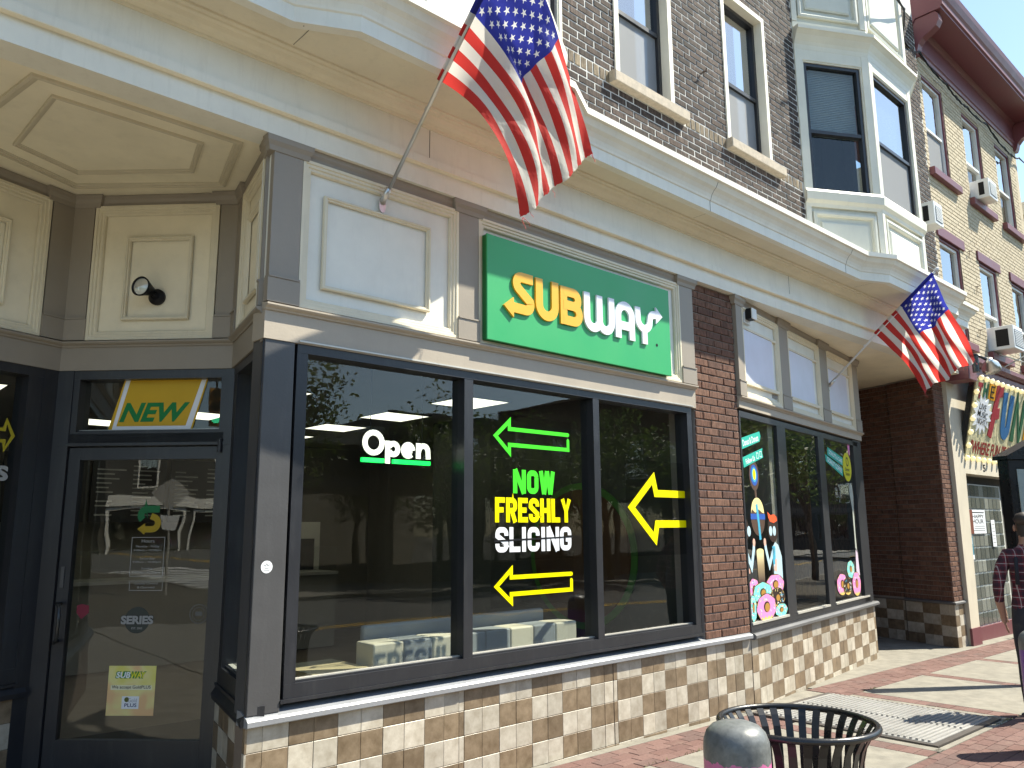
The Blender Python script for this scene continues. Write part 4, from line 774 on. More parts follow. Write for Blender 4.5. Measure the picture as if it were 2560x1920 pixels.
m = MB(); m.box(DOORF, 0.588, 0.698, DG + 0.001, DG + 0.0014, 0.527, 0.602); m.build('print', V_WHT, t); text('print', 'Gold', DOORF, (0.627, 0.685, 0.566, 0.590), DG + 0.0019, vin('grey_print', (0.35, 0.36, 0.42)), t); text('print', 'PLUS', DOORF, (0.607, 0.685, 0.538, 0.560), DG + 0.0019, vin('navy_print', (0.05, 0.06, 0.16)), t, bold=0.02)
m = MB(); m.poly(DOORF, ell(0.619, 0.582, 0.015, 0.015, 18), DG + 0.0015, DG + 0.0019); m.build('print', vin('olive_print', (0.12, 0.13, 0.03)), t)
# hours, slogan box, series seal and round seals, all white film on glass
V_FILM = vin('pale_film', (0.36, 0.36, 0.35)); V_DIM = vin('dim_film', (0.12, 0.12, 0.115))
t = thing('hours_decal', DOORF.p(0.685, -0.03, 1.25), 'pale opening hours box with Monday to Sunday times on the door glass', 'decal')
m = MB(); ring(m, DOORF, 0.574, 0.794, 1.335, 1.585, [(0, DG), (0, DG + 0.001), (0.003, DG + 0.001), (0.003, DG)]); m.build('border', V_FILM, t)
m = MB(); ring(m, DOORF, 0.579, 0.798, 1.247, 1.308, [(0, DG), (0, DG + 0.001), (0.003, DG + 0.001), (0.003, DG)]); m.build('border', V_FILM, t)
for s_, a, b, c, d_ in (('Hours', 0.64, 0.725, 1.550, 1.572), ('Monday - Friday', 0.605, 0.76, 1.515, 1.533), ('9:00am - 10:00pm', 0.59, 0.775, 1.493, 1.508), ('Saturday', 0.635, 0.735, 1.440, 1.457), ('9:00am - 10:00pm', 0.59, 0.775, 1.418, 1.433), ('Sunday', 0.65, 0.725, 1.376, 1.393), ('9:00am - 10:00pm', 0.59, 0.775, 1.352, 1.368), ('Locally Owned', 0.615, 0.765, 1.282, 1.300), ('& Operated', 0.632, 0.745, 1.257, 1.275)):
    text('print', s_, DOORF, (a, b, c, d_), DG + 0.001, V_FILM, t)
t = thing('series_decal', DOORF.p(0.65, -0.03, 0.98), 'dark round seal with SERIES lettering across the middle of the door', 'decal')
m = MB(); m.poly(DOORF, ell(0.648, 1.064, 0.082, 0.082, 36), DG, DG + 0.0008); m.build('disc', vin('charcoal_film', (0.05, 0.055, 0.05)), t); text('print', 'SERIES', DOORF, (0.542, 0.754, 1.038, 1.092), DG + 0.002, vin('grey_film', (0.30, 0.30, 0.30)), t, bold=0.05); text('print', 'SERIES', DOORF, (0.539, 0.757, 1.035, 1.095), DG + 0.0012, V_BLK, t, bold=0.09); text('print', 'EST. 2002', DOORF, (0.615, 0.685, 1.008, 1.020), DG + 0.0012, V_FILM, t)
t = thing('seal_decal', DOORF.p(1.048, -0.03, 1.04), 'small round dark seal near the hinge edge of the door glass', 'decal')
m = MB(); mold(m, lambda a, b, h: DOORF.p(a, DG + h, b), ell(1.048, 1.102, 0.061, 0.061, 32), [(0, 0), (0, 0.001), (0.006, 0.001), (0.006, 0)]); mold(m, lambda a, b, h: DOORF.p(a, DG + h, b), ell(1.048, 1.102, 0.042, 0.042, 32), [(0, 0), (0, 0.001), (0.004, 0.001), (0.004, 0)]); m.build('rings', V_DIM, t); m = MB(); m.box(DOORF, 1.025, 1.071, DG, DG + 0.001, 1.09, 1.116); m.build('crest', V_DIM, t)
t = thing('shield_decal', DOORF.p(0.275, -0.03, 1.08), 'faded red shield sticker beside the door pull', 'decal'); m = MB(); m.poly(DOORF, [(0.245, 1.155), (0.275, 1.165), (0.325, 1.155), (0.327, 1.11), (0.28, 1.07), (0.245, 1.11)], DG, DG + 0.001); m.build('shield', vin('faded_red_film', (0.20, 0.03, 0.05)), t)
t = thing('arrow_logo_decal', DOORF.p(0.68, -0.03, 1.61), 'green and yellow curled arrow emblem above the hours on the door', 'decal')
m = MB(); m.stroke(DOORF, [(0.745, 1.765), (0.66, 1.765)] + arc(0.66, 1.727, 0.038, 90, 230, 8), 0.045, DG, DG + 0.001); m.build('green_half', vin('dim_green_film', (0.015, 0.14, 0.05)), t); m = MB(); m.stroke(DOORF, [(0.69, 1.72)] + arc(0.70, 1.675, 0.040, 80, -90, 8) + [(0.655, 1.635)], 0.04, DG + 0.001, DG + 0.002); m.poly(DOORF, [(0.605, 1.638), (0.655, 1.675), (0.655, 1.60)], DG + 0.001, DG + 0.0025); m.build('yellow_half', vin('dim_yellow_film', (0.35, 0.24, 0.02)), t)
# round white sticker on the post, address decal and tall poster in the side pane
t = thing('round_sticker', (2.055, -0.006, 1.39), 'small round white sticker on the grey corner post', 'sticker'); m = MB(); m.poly(W0, ell(2.052, 1.425, 0.034, 0.034, 28), 0.0045, 0.0055); m.build('disc', V_WHT, t)
m = MB(); m.stroke(W0, [(2.032, 1.438), (2.045, 1.43), (2.052, 1.443), (2.059, 1.43), (2.072, 1.438)], 0.004, 0.0055, 0.006); m.stroke(W0, [(2.04, 1.418), (2.064, 1.418)], 0.004, 0.0055, 0.006); m.stroke(W0, [(2.036, 1.405), (2.068, 1.405)], 0.004, 0.0055, 0.006); m.build('print', vin('grey_ink', (0.3, 0.31, 0.33)), t)
t = thing('address_decal', SPL.p(0.55, -0.06, 1.40), 'white address lettering on the narrow side pane by the corner post', 'decal'); text('print', 'E 40 B', SPL, (0.44, 0.66, 1.62, 1.70), GO + 0.002, V_WHT, t, bold=0.05); text('print', 'Bethlehem PA', SPL, (0.40, 0.68, 1.53, 1.595), GO + 0.002, V_WHT, t, bold=0.03)
t = thing('side_poster', SPL.p(0.5, -0.06, 0.80), 'narrow green topped poster at the foot of the side pane', 'poster'); m = MB(); m.box(SPL, 0.36, 0.62, GO, GO + 0.002, 0.80, 1.21); m.build('paper', V_WHT, t); m = MB(); m.box(SPL, 0.36, 0.62, GO + 0.002, GO + 0.003, 1.12, 1.21); m.build('green_header', vin('leaf_green_print', (0.05, 0.40, 0.10)), t); m = MB(); m.poly(SPL, ell(0.49, 0.93, 0.10, 0.08, 20), GO + 0.002, GO + 0.003); m.build('food_photo', vin('food_orange', (0.50, 0.20, 0.06)), t); m = MB(); m.box(SPL, 0.36, 0.62, GO + 0.002, GO + 0.003, 0.80, 0.845); m.build('green_footer', vin('leaf_green_print', (0, 0, 0)), t)
for k in range(5): m = MB(); m.box(SPL, 0.39, 0.39 + random.uniform(0.14, 0.2), GO + 0.002, GO + 0.003, 1.03 + k * 0.016, 1.037 + k * 0.016); m.build('print', vin('grey_ink', (0, 0, 0)), t)
# left window wall: yellow arrow and letter seen at the frame edge
t = thing('arrow_decal', LW.p(2.5, -0.06, 2.1), 'dim yellow outline arrow pointing at the door in far left window', 'window decal'); m = MB(); m.stroke(LW, [(2.2, 2.275), (2.715, 2.268), (2.728, 2.325), (2.775, 2.233), (2.727, 2.14), (2.722, 2.195), (2.2, 2.185)], 0.022, GO, GO + 0.002); m.build('arrow_outline', vin('dull_yellow_vinyl', (0.42, 0.34, 0.03)), t)
t = thing('lettering_decal', LW.p(2.73, -0.06, 1.93), 'grey letter S under the arrow in the far left window', 'window decal'); text('letter', 'S', LW, (2.69, 2.77, 1.942, 2.04), GO + 0.001, V_FILM, t, bold=0.05)
t = thing('wooden_post', LW.p(2.93, -0.3, 0.0), 'tan wooden post standing inside the far left window', 'post'); m = MB(); m.box(LW, 2.945, 3.005, -0.34, -0.29, 0.0, 2.75); m.build('post', paint('tan_wood', (0.42, 0.33, 0.19), 0.6), t)
# ---- spotlight on the panel above the door
t = thing('wall_spotlight', DOORF.p(0.637, 0.0, 3.15), 'black swivel spotlight on the cream panel above the shop door', 'lamp'); pb_ = Vector(DOORF.p(0.637, -0.01, 3.195)); nd = Vector((DOORF.n[0], DOORF.n[1], 0))
q = Vector((0, 0, 1)).rotation_difference(nd).to_matrix(); m = MB(); m.lathe(pb_, [(0, 0), (0.056, 0), (0.056, 0.02), (0.03, 0.04), (0, 0.04)], 24, 0, q); m.build('base', V_BLK, t, False)
hd = (nd * 0.55 + Vector((-0.55, -0.2, 0.05)) * 0.8).normalized(); c0 = pb_ + nd * 0.03; c1 = c0 + nd * 0.05 + Vector((DOORF.d[0], DOORF.d[1], 0)) * -0.025 + Vector((0, 0, 0.03)); m = MB(); m.tube([c0, c1], 0.016, 10); m.build('swivel', V_BLK, t)
q = Vector((0, 0, 1)).rotation_difference(hd).to_matrix(); m = MB(); m.lathe(c1, [(0.0, -0.03), (0.03, -0.025), (0.045, 0.02), (0.066, 0.075), (0.068, 0.085), (0.060, 0.085), (0.056, 0.076)], 28, 0, q); m.build('shade', V_BLK, t, True)
m = MB(); m.lathe(c1, [(0.0, 0.086), (0.03, 0.083), (0.060, 0.076)], 28, 0, q); lm, lnt, lb = nodes('ribbed_lens'); lb.inputs['Base Color'].default_value = (0.75, 0.75, 0.70, 1); lb.inputs['Roughness'].default_value = 0.12; lb.inputs['Metallic'].default_value = 0.5; wv = N(lnt, 'ShaderNodeTexWave'); wv.inputs['Scale'].default_value = 60; lnt.links.new(pos(lnt), wv.inputs[0]); bump(lnt, lb, wv.outputs['Fac'], 0.5, 0.004); m.build('lens', lm, t, True)
# ---- white device box on the right-hand frieze
t = thing('alarm_box', BAYF.p(0.33, 0.02, 3.72), 'small white alarm box with dark side on frieze beside the brick pier', 'alarm box'); m = MB(); m.box(BAYF, 0.25, 0.42, -0.01, 0.02, 3.70, 3.86); m.build('back_plate', M_VINYL, t); m = MB(); m.box(BAYF, 0.275, 0.39, 0.02, 0.085, 3.735, 3.845); m.build('body', V_BLK, t); m = MB(); m.box(BAYF, 0.272, 0.393, 0.085, 0.10, 3.732, 3.848); m.build('cover', M_VINYL, t, bevel=0.008)

# ---- doughnut shop window graphics (its panes sit nearly flush)
GO = -0.020
def donut(t, cx, cz, rx, rz, icing, drip=False, layer=0, spr=True):
    o = GO + 0.002 * layer; m = MB(); m.poly(BAYF, ell(cx, cz, rx * 1.06, rz * 1.08, 30), o, o + 0.0004); m.build('outline', V_CHOC, t)
    pts = []
    for k in range(36):
        a = 2 * math.pi * k / 36; f = 1 + 0.05 * math.sin(a * 7 + cx * 9); pts.append((cx + rx * f * math.cos(a), cz + rz * f * math.sin(a)))
    m = MB(); m.poly(BAYF, ell(cx, cz, rx, rz, 30), o + 0.0004, o + 0.0006); m.build('dough', V_GOLD, t)
    m = MB(); m.poly(BAYF, [(a, b) if b > cz - rz * 0.55 or not drip else (a, cz - rz * (0.62 + 0.22 * (k % 2))) for k, (a, b) in enumerate(pts)], o + 0.0006, o + 0.0009); m.build('icing', icing, t)
    m = MB(); m.poly(BAYF, ell(cx + rx * 0.03, cz + rz * 0.05, rx * 0.34, rz * 0.42, 20), o + 0.0009, o + 0.0011); m.build('hole_rim', V_CHOC, t); m = MB(); m.poly(BAYF, ell(cx + rx * 0.08, cz, rx * 0.26, rz * 0.34, 20), o + 0.0011, o + 0.0013); m.build('hole', V_DOUGH, t)
    rg = random.Random(int(cx * 1000)); cols = [V_WHT, V_FRY, V_CYAN if icing is not V_MINT else V_PINK]
    for q in range(3):
        m = MB()
        for k in range(7):
            a = rg.random() * 6.28; r = rg.uniform(0.5, 0.88); x, z = cx + rx * r * math.cos(a), cz + rz * r * math.sin(a); b = rg.random() * 6.28; dx, dz = 0.016 * math.cos(b), 0.012 * math.sin(b)
            if z > cz - rz * 0.55: m.stroke(BAYF, [(x - dx, z - dz), (x + dx, z + dz)], 0.009, o + 0.0009, o + 0.0012)
        if m.f: m.build('sprinkles', cols[q], t, kind='stuff')
k = 0
def pile(lab, items):
    for n_, (cx, cz, rx, rz, ic, dr) in enumerate(items):
        t = thing('doughnut_decal', BAYF.p(cx, 0, cz - rz), lab[n_], 'window decal', 'doughnut stickers in the shop window'); donut(t, cx, cz, rx, rz, ic, dr, n_)
pile(['pink iced doughnut sticker at the left edge of the pile by the brick pier', 'pink iced doughnut sticker at top of the pile by the brick pier', 'mint iced doughnut sticker in the middle of the larger pile', 'chocolate iced doughnut sticker with sprinkles in the larger pile', 'mint iced doughnut sticker at the lower left corner by the brick pier', 'mint iced doughnut sticker at bottom right of the larger pile', 'large pink dripping doughnut sticker at the front of the larger pile'],
     [(0.185, 1.02, 0.135, 0.11, V_PINK, False), (0.735, 1.045, 0.235, 0.10, V_PINK, False), (0.39, 0.985, 0.235, 0.10, V_MINT, False), (0.765, 0.915, 0.20, 0.095, V_CHOC, True), (0.125, 0.86, 0.078, 0.12, V_MINT, False), (0.84, 0.79, 0.165, 0.062, V_MINT, False), (0.445, 0.845, 0.24, 0.125, V_PINK, True)])
pile(['mint iced doughnut sticker behind the smaller pile', 'pink iced doughnut sticker at left of the smaller pile', 'pink dripping doughnut sticker under the grey spoon', 'chocolate iced doughnut sticker in the smaller pile'],
     [(3.33, 1.09, 0.15, 0.105, V_MINT, False), (2.93, 0.925, 0.20, 0.125, V_PINK, True), (3.52, 0.90, 0.17, 0.145, V_PINK, True), (3.14, 0.895, 0.17, 0.105, V_CHOC, True)])
def street_sign(lab, pts, words, rot, box):
    t = thing('street_sign_decal', BAYF.p(pts[0][0], 0, pts[0][1]), lab, 'window decal'); m = MB(); m.poly(BAYF, pts, GO + 0.001, GO + 0.002); m.build('blade', V_TEAL, t); text('lettering', words, BAYF, box, GO + 0.0025, V_WHT, t, bold=0.02, rot=rot)
street_sign('upper teal street sign sticker by the brick pier', [(0.06, 2.375), (0.07, 2.49), (0.56, 2.60), (0.585, 2.555), (0.555, 2.495)], 'Donut & Donuts', 12.5, (0.105, 0.525, 2.455, 2.52))
street_sign('lower teal street sign sticker by the brick pier', [(0.105, 2.20), (0.085, 2.30), (0.62, 2.432), (0.60, 2.385), (0.625, 2.335)], 'Follow Us', 13.5, (0.16, 0.40, 2.262, 2.315))
for a, b in ((0.44, 2.312), (0.53, 2.333)): m = MB(); ring(m, BAYF, a, a + 0.055, b, b + 0.062, [(0, GO + 0.002), (0, GO + 0.0028), (0.007, GO + 0.0028), (0.007, GO + 0.002)]); tag(m.build('social_icon_decal', V_WHT, None), 'small white square %s icon on the lower teal sign sticker' % ('first' if a < 0.5 else 'second'), 'window decal')
street_sign('upper teal sign sticker reading DONUTS beside the yellow disc', [(2.74, 2.505), (2.76, 2.605), (3.36, 2.505), (3.33, 2.40)], 'DONUTS & CAFE', -10.5, (2.80, 3.32, 2.475, 2.53))
street_sign('lower teal sign sticker reading COFFEE beside the yellow disc', [(2.66, 2.42), (2.645, 2.51), (3.33, 2.365), (3.31, 2.262)], 'DONUT COFFEE', -12.5, (2.72, 3.29, 2.36, 2.42))
t = thing('disc_decal', BAYF.p(3.515, 0, 2.21), 'yellow oval sticker with dark emblem in the right-hand doughnut pane', 'window decal'); m = MB(); m.poly(BAYF, ell(3.515, 2.395, 0.18, 0.188, 36), GO + 0.003, GO + 0.004); m.build('disc', vin('acid_yellow_print', (0.62, 0.58, 0.03)), t); m = MB(); mold(m, lambda a, b, h: BAYF.p(a, GO + 0.004 + h, b), ell(3.53, 2.465, 0.055, 0.062, 24), [(0, 0), (0, 0.001), (0.018, 0.001), (0.018, 0)]); m.build('emblem', V_BLK, t); text('lettering', 'Donut\nScoop', BAYF, (3.42, 3.60, 2.27, 2.385), GO + 0.005, V_BLK, t, bold=0.02)
t = thing('spoon_decal', BAYF.p(3.6, 0, 1.0), 'tall grey spoon sticker at the right edge of the doughnut pane', 'window decal'); m = MB(); m.poly(BAYF, [(3.58, 1.0), (3.60, 1.5), (3.60, 1.85), (3.53, 2.05), (3.54, 2.15), (3.60, 2.19), (3.67, 2.14), (3.69, 2.02), (3.66, 1.85), (3.65, 1.5), (3.68, 1.0)], GO + 0.0015, GO + 0.0022); m.build('spoon', vin('grey_green_print', (0.42, 0.45, 0.40)), t); m = MB(); m.poly(BAYF, [(3.55, 1.0), (3.59, 1.32), (3.67, 1.32), (3.70, 1.0)], GO + 0.0022, GO + 0.0028); m.build('pink_handle', vin('lilac_print', (0.60, 0.50, 0.62)), t); m = MB(); m.stroke(BAYF, [(3.56, 1.36), (3.69, 1.29)], 0.014, GO + 0.0028, GO + 0.0034); m.build('band', V_BLK, t)
t = thing('ribbon_decal', BAYF.p(3.65, 0, 2.55), 'small pink ribbon sticker above the yellow oval', 'window decal'); m = MB(); m.poly(BAYF, [(3.60, 2.72), (3.70, 2.72), (3.69, 2.60), (3.66, 2.54), (3.63, 2.60)], GO, GO + 0.001); m.build('ribbon', V_PINK, t)
# roundel on stem, striped ice-lolly and beaker between two lab-coated cartoon figures
t = thing('roundel_decal', BAYF.p(0.355, 0, 1.93), 'brown oval sticker with blue and yellow centre on a stem', 'window decal')
for rx, rz, mt, k_ in ((0.125, 0.15, V_BROWN, 0), (0.095, 0.105, V_BLUE, 1), (0.06, 0.075, V_CYAN, 2), (0.036, 0.055, V_YEL, 3)): m = MB(); m.poly(BAYF, ell(0.355, 2.135 + 0.004 * k_, rx, rz, 28), GO + 0.0006 * k_, GO + 0.0006 * k_ + 0.0006); m.build('ring', mt, t)
m = MB(); m.stroke(BAYF, [(0.365, 1.99), (0.385, 1.86)], 0.05, GO, GO + 0.0005); m.build('stem', V_BROWN, t)
t = thing('lolly_decal', BAYF.p(0.39, 0, 1.43), 'brown egg shaped sticker with blue strap above a beaker', 'window decal'); m = MB(); m.poly(BAYF, ell(0.39, 1.725, 0.18, 0.185, 30), GO, GO + 0.0006); m.build('egg', V_BROWN, t); m = MB(); m.poly(BAYF, ell(0.39, 1.76, 0.165, 0.155, 20, 0, 180) + [(0.25, 1.80), (0.33, 1.765), (0.42, 1.80), (0.50, 1.77)][::1], GO + 0.0006, GO + 0.0012); m.build('icing', V_FRY, t); m = MB(); m.box(BAYF, 0.205, 0.575, GO + 0.0012, GO + 0.0018, 1.70, 1.755); m.build('strap', V_BLUE, t)
m = MB(); m.stroke(BAYF, [(0.37, 1.85), (0.40, 1.66), (0.42, 1.50)], 0.05, GO + 0.0018, GO + 0.0024); m.build('pipette', V_CYAN, t)
t = thing('beaker_decal', BAYF.p(0.39, 0, 1.10), 'tall beaker sticker shading from cream to brown', 'window decal'); bm_, bnt, bb = nodes('beaker_gradient_print'); sx = N(bnt, 'ShaderNodeSeparateXYZ'); bnt.links.new(pos(bnt), sx.inputs[0]); mr = N(bnt, 'ShaderNodeMapRange'); mr.inputs[1].default_value = 1.1; mr.inputs[2].default_value = 1.4; bnt.links.new(sx.outputs[2], mr.inputs[0]); bnt.links.new(ramp(bnt, mr.outputs[0], [(0.0, (0.07, 0.04, 0.03)), (0.5, (0.35, 0.26, 0.14)), (0.9, (0.75, 0.66, 0.38))]), bb.inputs['Base Color'])
m = MB(); m.poly(BAYF, [(0.31, 1.09), (0.30, 1.39), (0.48, 1.39), (0.475, 1.09)], GO + 0.001, GO + 0.0016); m.build('glass', bm_, t); m = MB(); m.poly(BAYF, ell(0.39, 1.39, 0.09, 0.025, 20), GO + 0.0016, GO + 0.002); m.build('rim', V_FRY, t)
def scientist(sg, lab, hair):
    c = 0.39; f = lambda x: max(c + sg * (x - c), 0.036); cl = lambda P: [(max(a, 0.036), b) for a, b in P]; t = thing('figure_decal', BAYF.p(f(0.78), 0, 1.07), lab, 'window decal')
    m = MB(); m.poly(BAYF, cl(ell(c + sg * 0.38, 1.60, 0.135, 0.13, 26)), GO, GO + 0.0006); m.build('head', V_CHOC, t)
    for dx in (-0.05, 0.05): m = MB(); m.poly(BAYF, cl(ell(max(c + sg * 0.365, 0.092) + dx, 1.585, 0.043, 0.05, 18)), GO + 0.0006, GO + 0.0012); m.build('goggle', V_COAT, t)
    if hair: m = MB(); m.poly(BAYF, [(0.645, 1.78), (0.66, 1.72), (0.70, 1.68), (0.80, 1.665), (0.90, 1.69), (0.89, 1.73), (0.82, 1.755), (0.72, 1.745)], GO + 0.0006, GO + 0.0012); m.build('hair', V_RED, t)
    m = MB(); m.poly(BAYF, [(f(0.73), 1.08), (f(0.73), 1.42), (f(0.81), 1.47), (f(0.89), 1.44), (f(0.97), 1.32), (f(0.965), 1.08)], GO, GO + 0.0006); m.build('lab_coat', V_COAT, t)
    m = MB(); m.stroke(BAYF, [(f(0.76), 1.41), (f(0.62), 1.24), (f(0.55), 1.40), (f(0.535), 1.45)], 0.055, GO + 0.0006, GO + 0.0012); m.build('sleeve', V_COAT, t); m = MB(); m.poly(BAYF, ell(f(0.53), 1.475, 0.032, 0.04, 14), GO + 0.0006, GO + 0.0014); m.build('hand', V_SKIN, t)
    m = MB(); m.poly(BAYF, [(f(0.72), 1.25), (f(0.72), 1.43), (f(0.80) + (0.0 if sg > 0 else 0.001), 1.43), (f(0.79), 1.25)], GO + 0.0006, GO + 0.0012); m.build('shirt', V_CYAN, t); m = MB(); m.stroke(BAYF, [(f(0.80) if sg > 0 else 0.06, 1.30), (f(0.79) if sg > 0 else 0.065, 1.20), (f(0.74) if sg > 0 else 0.11, 1.21)], 0.045, GO + 0.0013, GO + 0.0018); m.build('hand', V_SKIN, t)
scientist(1, 'cartoon figure sticker in pale lab coat with goggles and orange hair', True)
scientist(-1, 'cartoon figure sticker in pale lab coat cut by the brick pier', False)
# ================================================================== PAVEMENT AND ROAD
M_CONC = paint('pale_concrete', (0.205, 0.190, 0.160), 0.9, var=0.22, scale=7, dirt=0.25, dirtcol=(0.13, 0.11, 0.085), bmp=0.6, streak=False)
M_PAV = brickmat('red_paver', [(0.150, 0.086, 0.075), (0.130, 0.074, 0.066), (0.170, 0.102, 0.090), (0.118, 0.076, 0.069)], (0.8, 1.2), 0.9, speck=(0.23, 0.18, 0.145), bmp=0.3)
M_JNT = paint('sandy_joint', (0.075, 0.064, 0.048), 1.0, streak=False, scale=20); M_ASPH = paint('asphalt', (0.085, 0.085, 0.083), 0.95, var=0.25, scale=5, streak=False, bmp=0.6); M_YLINE = paint('yellow_road_paint', (0.55, 0.33, 0.03), 0.8, streak=False); M_WLINE = paint('white_road_paint', (0.6, 0.6, 0.57), 0.8, streak=False)
m = MB(); m.slab([(-70, -4.6), (120, -4.6), (120, 3), (-70, 3)], -0.35, -0.010, slope=True); SW = m.build('sidewalk', M_JNT, kind='structure')
HATCH = (6.72, 8.16, -1.66, -0.08)
def piece(name, x0, x1, y0, y1, mat, parent, g=0.004, h=0.0, cache={}):
    key = (name, mat.name, round(x1 - x0, 3), round(y1 - y0, 3))
    if key not in cache:
        a, b = key[2] / 2 - g, key[3] / 2 - g; c = 0.003; mm = MB(); mm.add([(-a, -b, -0.03), (a, -b, -0.03), (a, b, -0.03), (-a, b, -0.03), (-a, -b, -c), (a, -b, -c), (a, b, -c), (-a, b, -c), (-a + c, -b + c, 0), (a - c, -b + c, 0), (a - c, b - c, 0), (-a + c, b - c, 0)], [(8, 9, 10, 11), (4, 5, 9, 8), (5, 6, 10, 9), (6, 7, 11, 10), (7, 4, 8, 11), (0, 1, 5, 4), (1, 2, 6, 5), (2, 3, 7, 6), (3, 0, 4, 7)]); cache[key] = mm.mesh(name, mat, center=False)[0]
    o = bpy.data.objects.new(name, cache[key]); COL.objects.link(o); cx, cy = (x0 + x1) / 2, (y0 + y1) / 2; p = Vector((cx, cy, gz(cx) + h)); rot = Matrix.Rotation(math.atan(0.0155), 4, 'Y'); o.location = p; o.rotation_euler = (0, math.atan(0.0155), 0); par(o, parent, Matrix.Translation(p) @ rot); return o
pav = []
def pav_field(x0, x1, y0, y1, L=0.205, W=0.105, turned=False):
    if turned:
        y = y0
        while y < y1 - 0.02: pav.append((x0, x1, y, min(y + W, y1))); y += W
        return
    r = 0; y = y0
    while y < y1 - 0.03:
        x = x0 - (L / 2 if r % 2 else 0)
        while x < x1 - 0.02:
            a, b = max(x, x0), min(x + L, x1)
            if b - a > 0.03: pav.append((a, b, y, min(y + W, y1)))
            x += L
        y += W; r += 1
pav_field(2.6, 6.68, -0.505, -0.085); pav_field(8.18, 15.5, -0.26, 0.16)
for x in (3.0, 4.8, 6.5, 8.42, 10.2, 12.0): pav_field(x - 0.1, x + 0.1, -1.70, -0.51 if x < 8 else -0.265, turned=True)
pav_field(4.2, 9.6, -2.95, -1.72)
def vis_area(x0, x1, y0, y1):
    a, b, z = proj(((x0 + x1) / 2, (y0 + y1) / 2, gz(x0))); return (1.0 / z ** 2 if (-20 < a < 2580 and -20 < b < 1960 and z > 0) else 0)
pav.sort(key=lambda q: -vis_area(*q)); st = MB()
for k, q in enumerate(pav):
    if k < 295 and vis_area(*q) > 0: piece('paver_brick', *q, M_PAV, SW, 0.003, random.uniform(-0.0015, 0.002))
    else: st.box(W0, q[0] + 0.003, q[1] - 0.003, -q[3] + 0.003, -q[2] - 0.003, gz((q[0] + q[1]) / 2) - 0.03, gz((q[0] + q[1]) / 2))
st.build('paver_field', M_PAV, SW, kind='stuff')
xs = [-6, -4.2, -2.4, -0.6, 1.2, 2.9, 4.7, 6.4, 8.32, 10.1, 11.9, 13.7, 15.5, 17.3]
for a, b in zip(xs, xs[1:]):
    a2 = a + (0.2 if 2.8 < a < 12.5 else 0)
    if b <= 6.5: piece('concrete_slab', a2, b, -1.715, -0.51, M_CONC, SW, 0.004)
    elif a >= 8.3: piece('concrete_slab', a2, b, -1.715, -0.265, M_CONC, SW, 0.004); piece('concrete_slab', a, b, 0.165, 1.6, M_CONC, SW, 0.004)
    else: piece('concrete_slab', 6.6, 6.71, -1.715, -0.51, M_CONC, SW, 0.002); piece('concrete_slab', 8.17, 8.31, -1.715, -0.265, M_CONC, SW, 0.002)
    if b <= 4.3 or a >= 9.5: piece('concrete_slab', a, b, -2.95, -1.725, M_CONC, SW, 0.004)
    piece('concrete_slab', a, b, -4.45, -2.96, M_CONC, SW, 0.004)
    if b < 3: piece('concrete_slab', a, b, -0.50, 1.9, M_CONC, SW, 0.004)
piece('concrete_slab', 3.0, 6.7, -0.082, 0.0, M_CONC, SW, 0.002); piece('concrete_slab', 6.72, 8.16, -0.075, 0.25, M_CONC, SW, 0.002); piece('concrete_slab', 6.60, 8.30, -1.715, -1.665, M_CONC, SW, 0.002)
m = MB(); m.slab([(-70, -4.62), (120, -4.62), (120, -4.46), (-70, -4.46)], -0.35, 0.002, slope=True); m.build('kerb', M_CONC, kind='structure')
m = MB(); m.slab([(-70, -15), (120, -15), (120, -4.61), (-70, -4.61)], -0.5, -0.13, slope=True); ROAD = m.build('road', M_ASPH, kind='structure')
for y in (-9.45, -9.70): m = MB(); m.slab([(-70, y - 0.06), (120, y - 0.06), (120, y + 0.06), (-70, y + 0.06)], -0.13, -0.126, slope=True); m.build('yellow_line', M_YLINE, ROAD)
for k in range(10): x = -22 + k * 0.95; m = MB(); m.slab([(x, -14.4), (x + 0.5, -14.4), (x + 0.5, -5.0), (x, -5.0)], -0.13, -0.126, slope=True); m.build('crossing_stripe', M_WLINE, ROAD)
m = MB(); m.slab([(-90, -120), (140, -120), (140, -15), (-90, -15)], -0.6, -0.02, slope=True); m.build('far_sidewalk', M_CONC, kind='structure')
m = MB(); m.slab([(-400, -400), (500, -400), (500, 500), (-400, 500)], -4.2, -4.0); m.build('ground', M_CONC, kind='structure')
# weeds in the joints
wd = MB(); rg = random.Random(4)
for (x0, x1, y) in ((8.5, 8.9, -0.27), (5.1, 6.2, -0.51), (3.8, 5.0, -0.51), (7.9, 8.3, -1.70)):
    for k in range(46):
        x = rg.uniform(x0, x1); p = Vector((x, y + rg.uniform(-0.012, 0.012), gz(x) - 0.004)); t_ = p + Vector((rg.uniform(-0.02, 0.02), rg.uniform(-0.02, 0.02), rg.uniform(0.008, 0.03))); s_ = Vector((rg.uniform(-1, 1), rg.uniform(-1, 1), 0)).normalized() * 0.003
        wd.add([p - s_, p + s_, t_], [(0, 1, 2)])
wd.build('weeds', plain('weed_green', (0.12, 0.14, 0.03), 0.8), None, label='tiny weeds growing in the pavement joints', cat='weeds', kind='stuff')
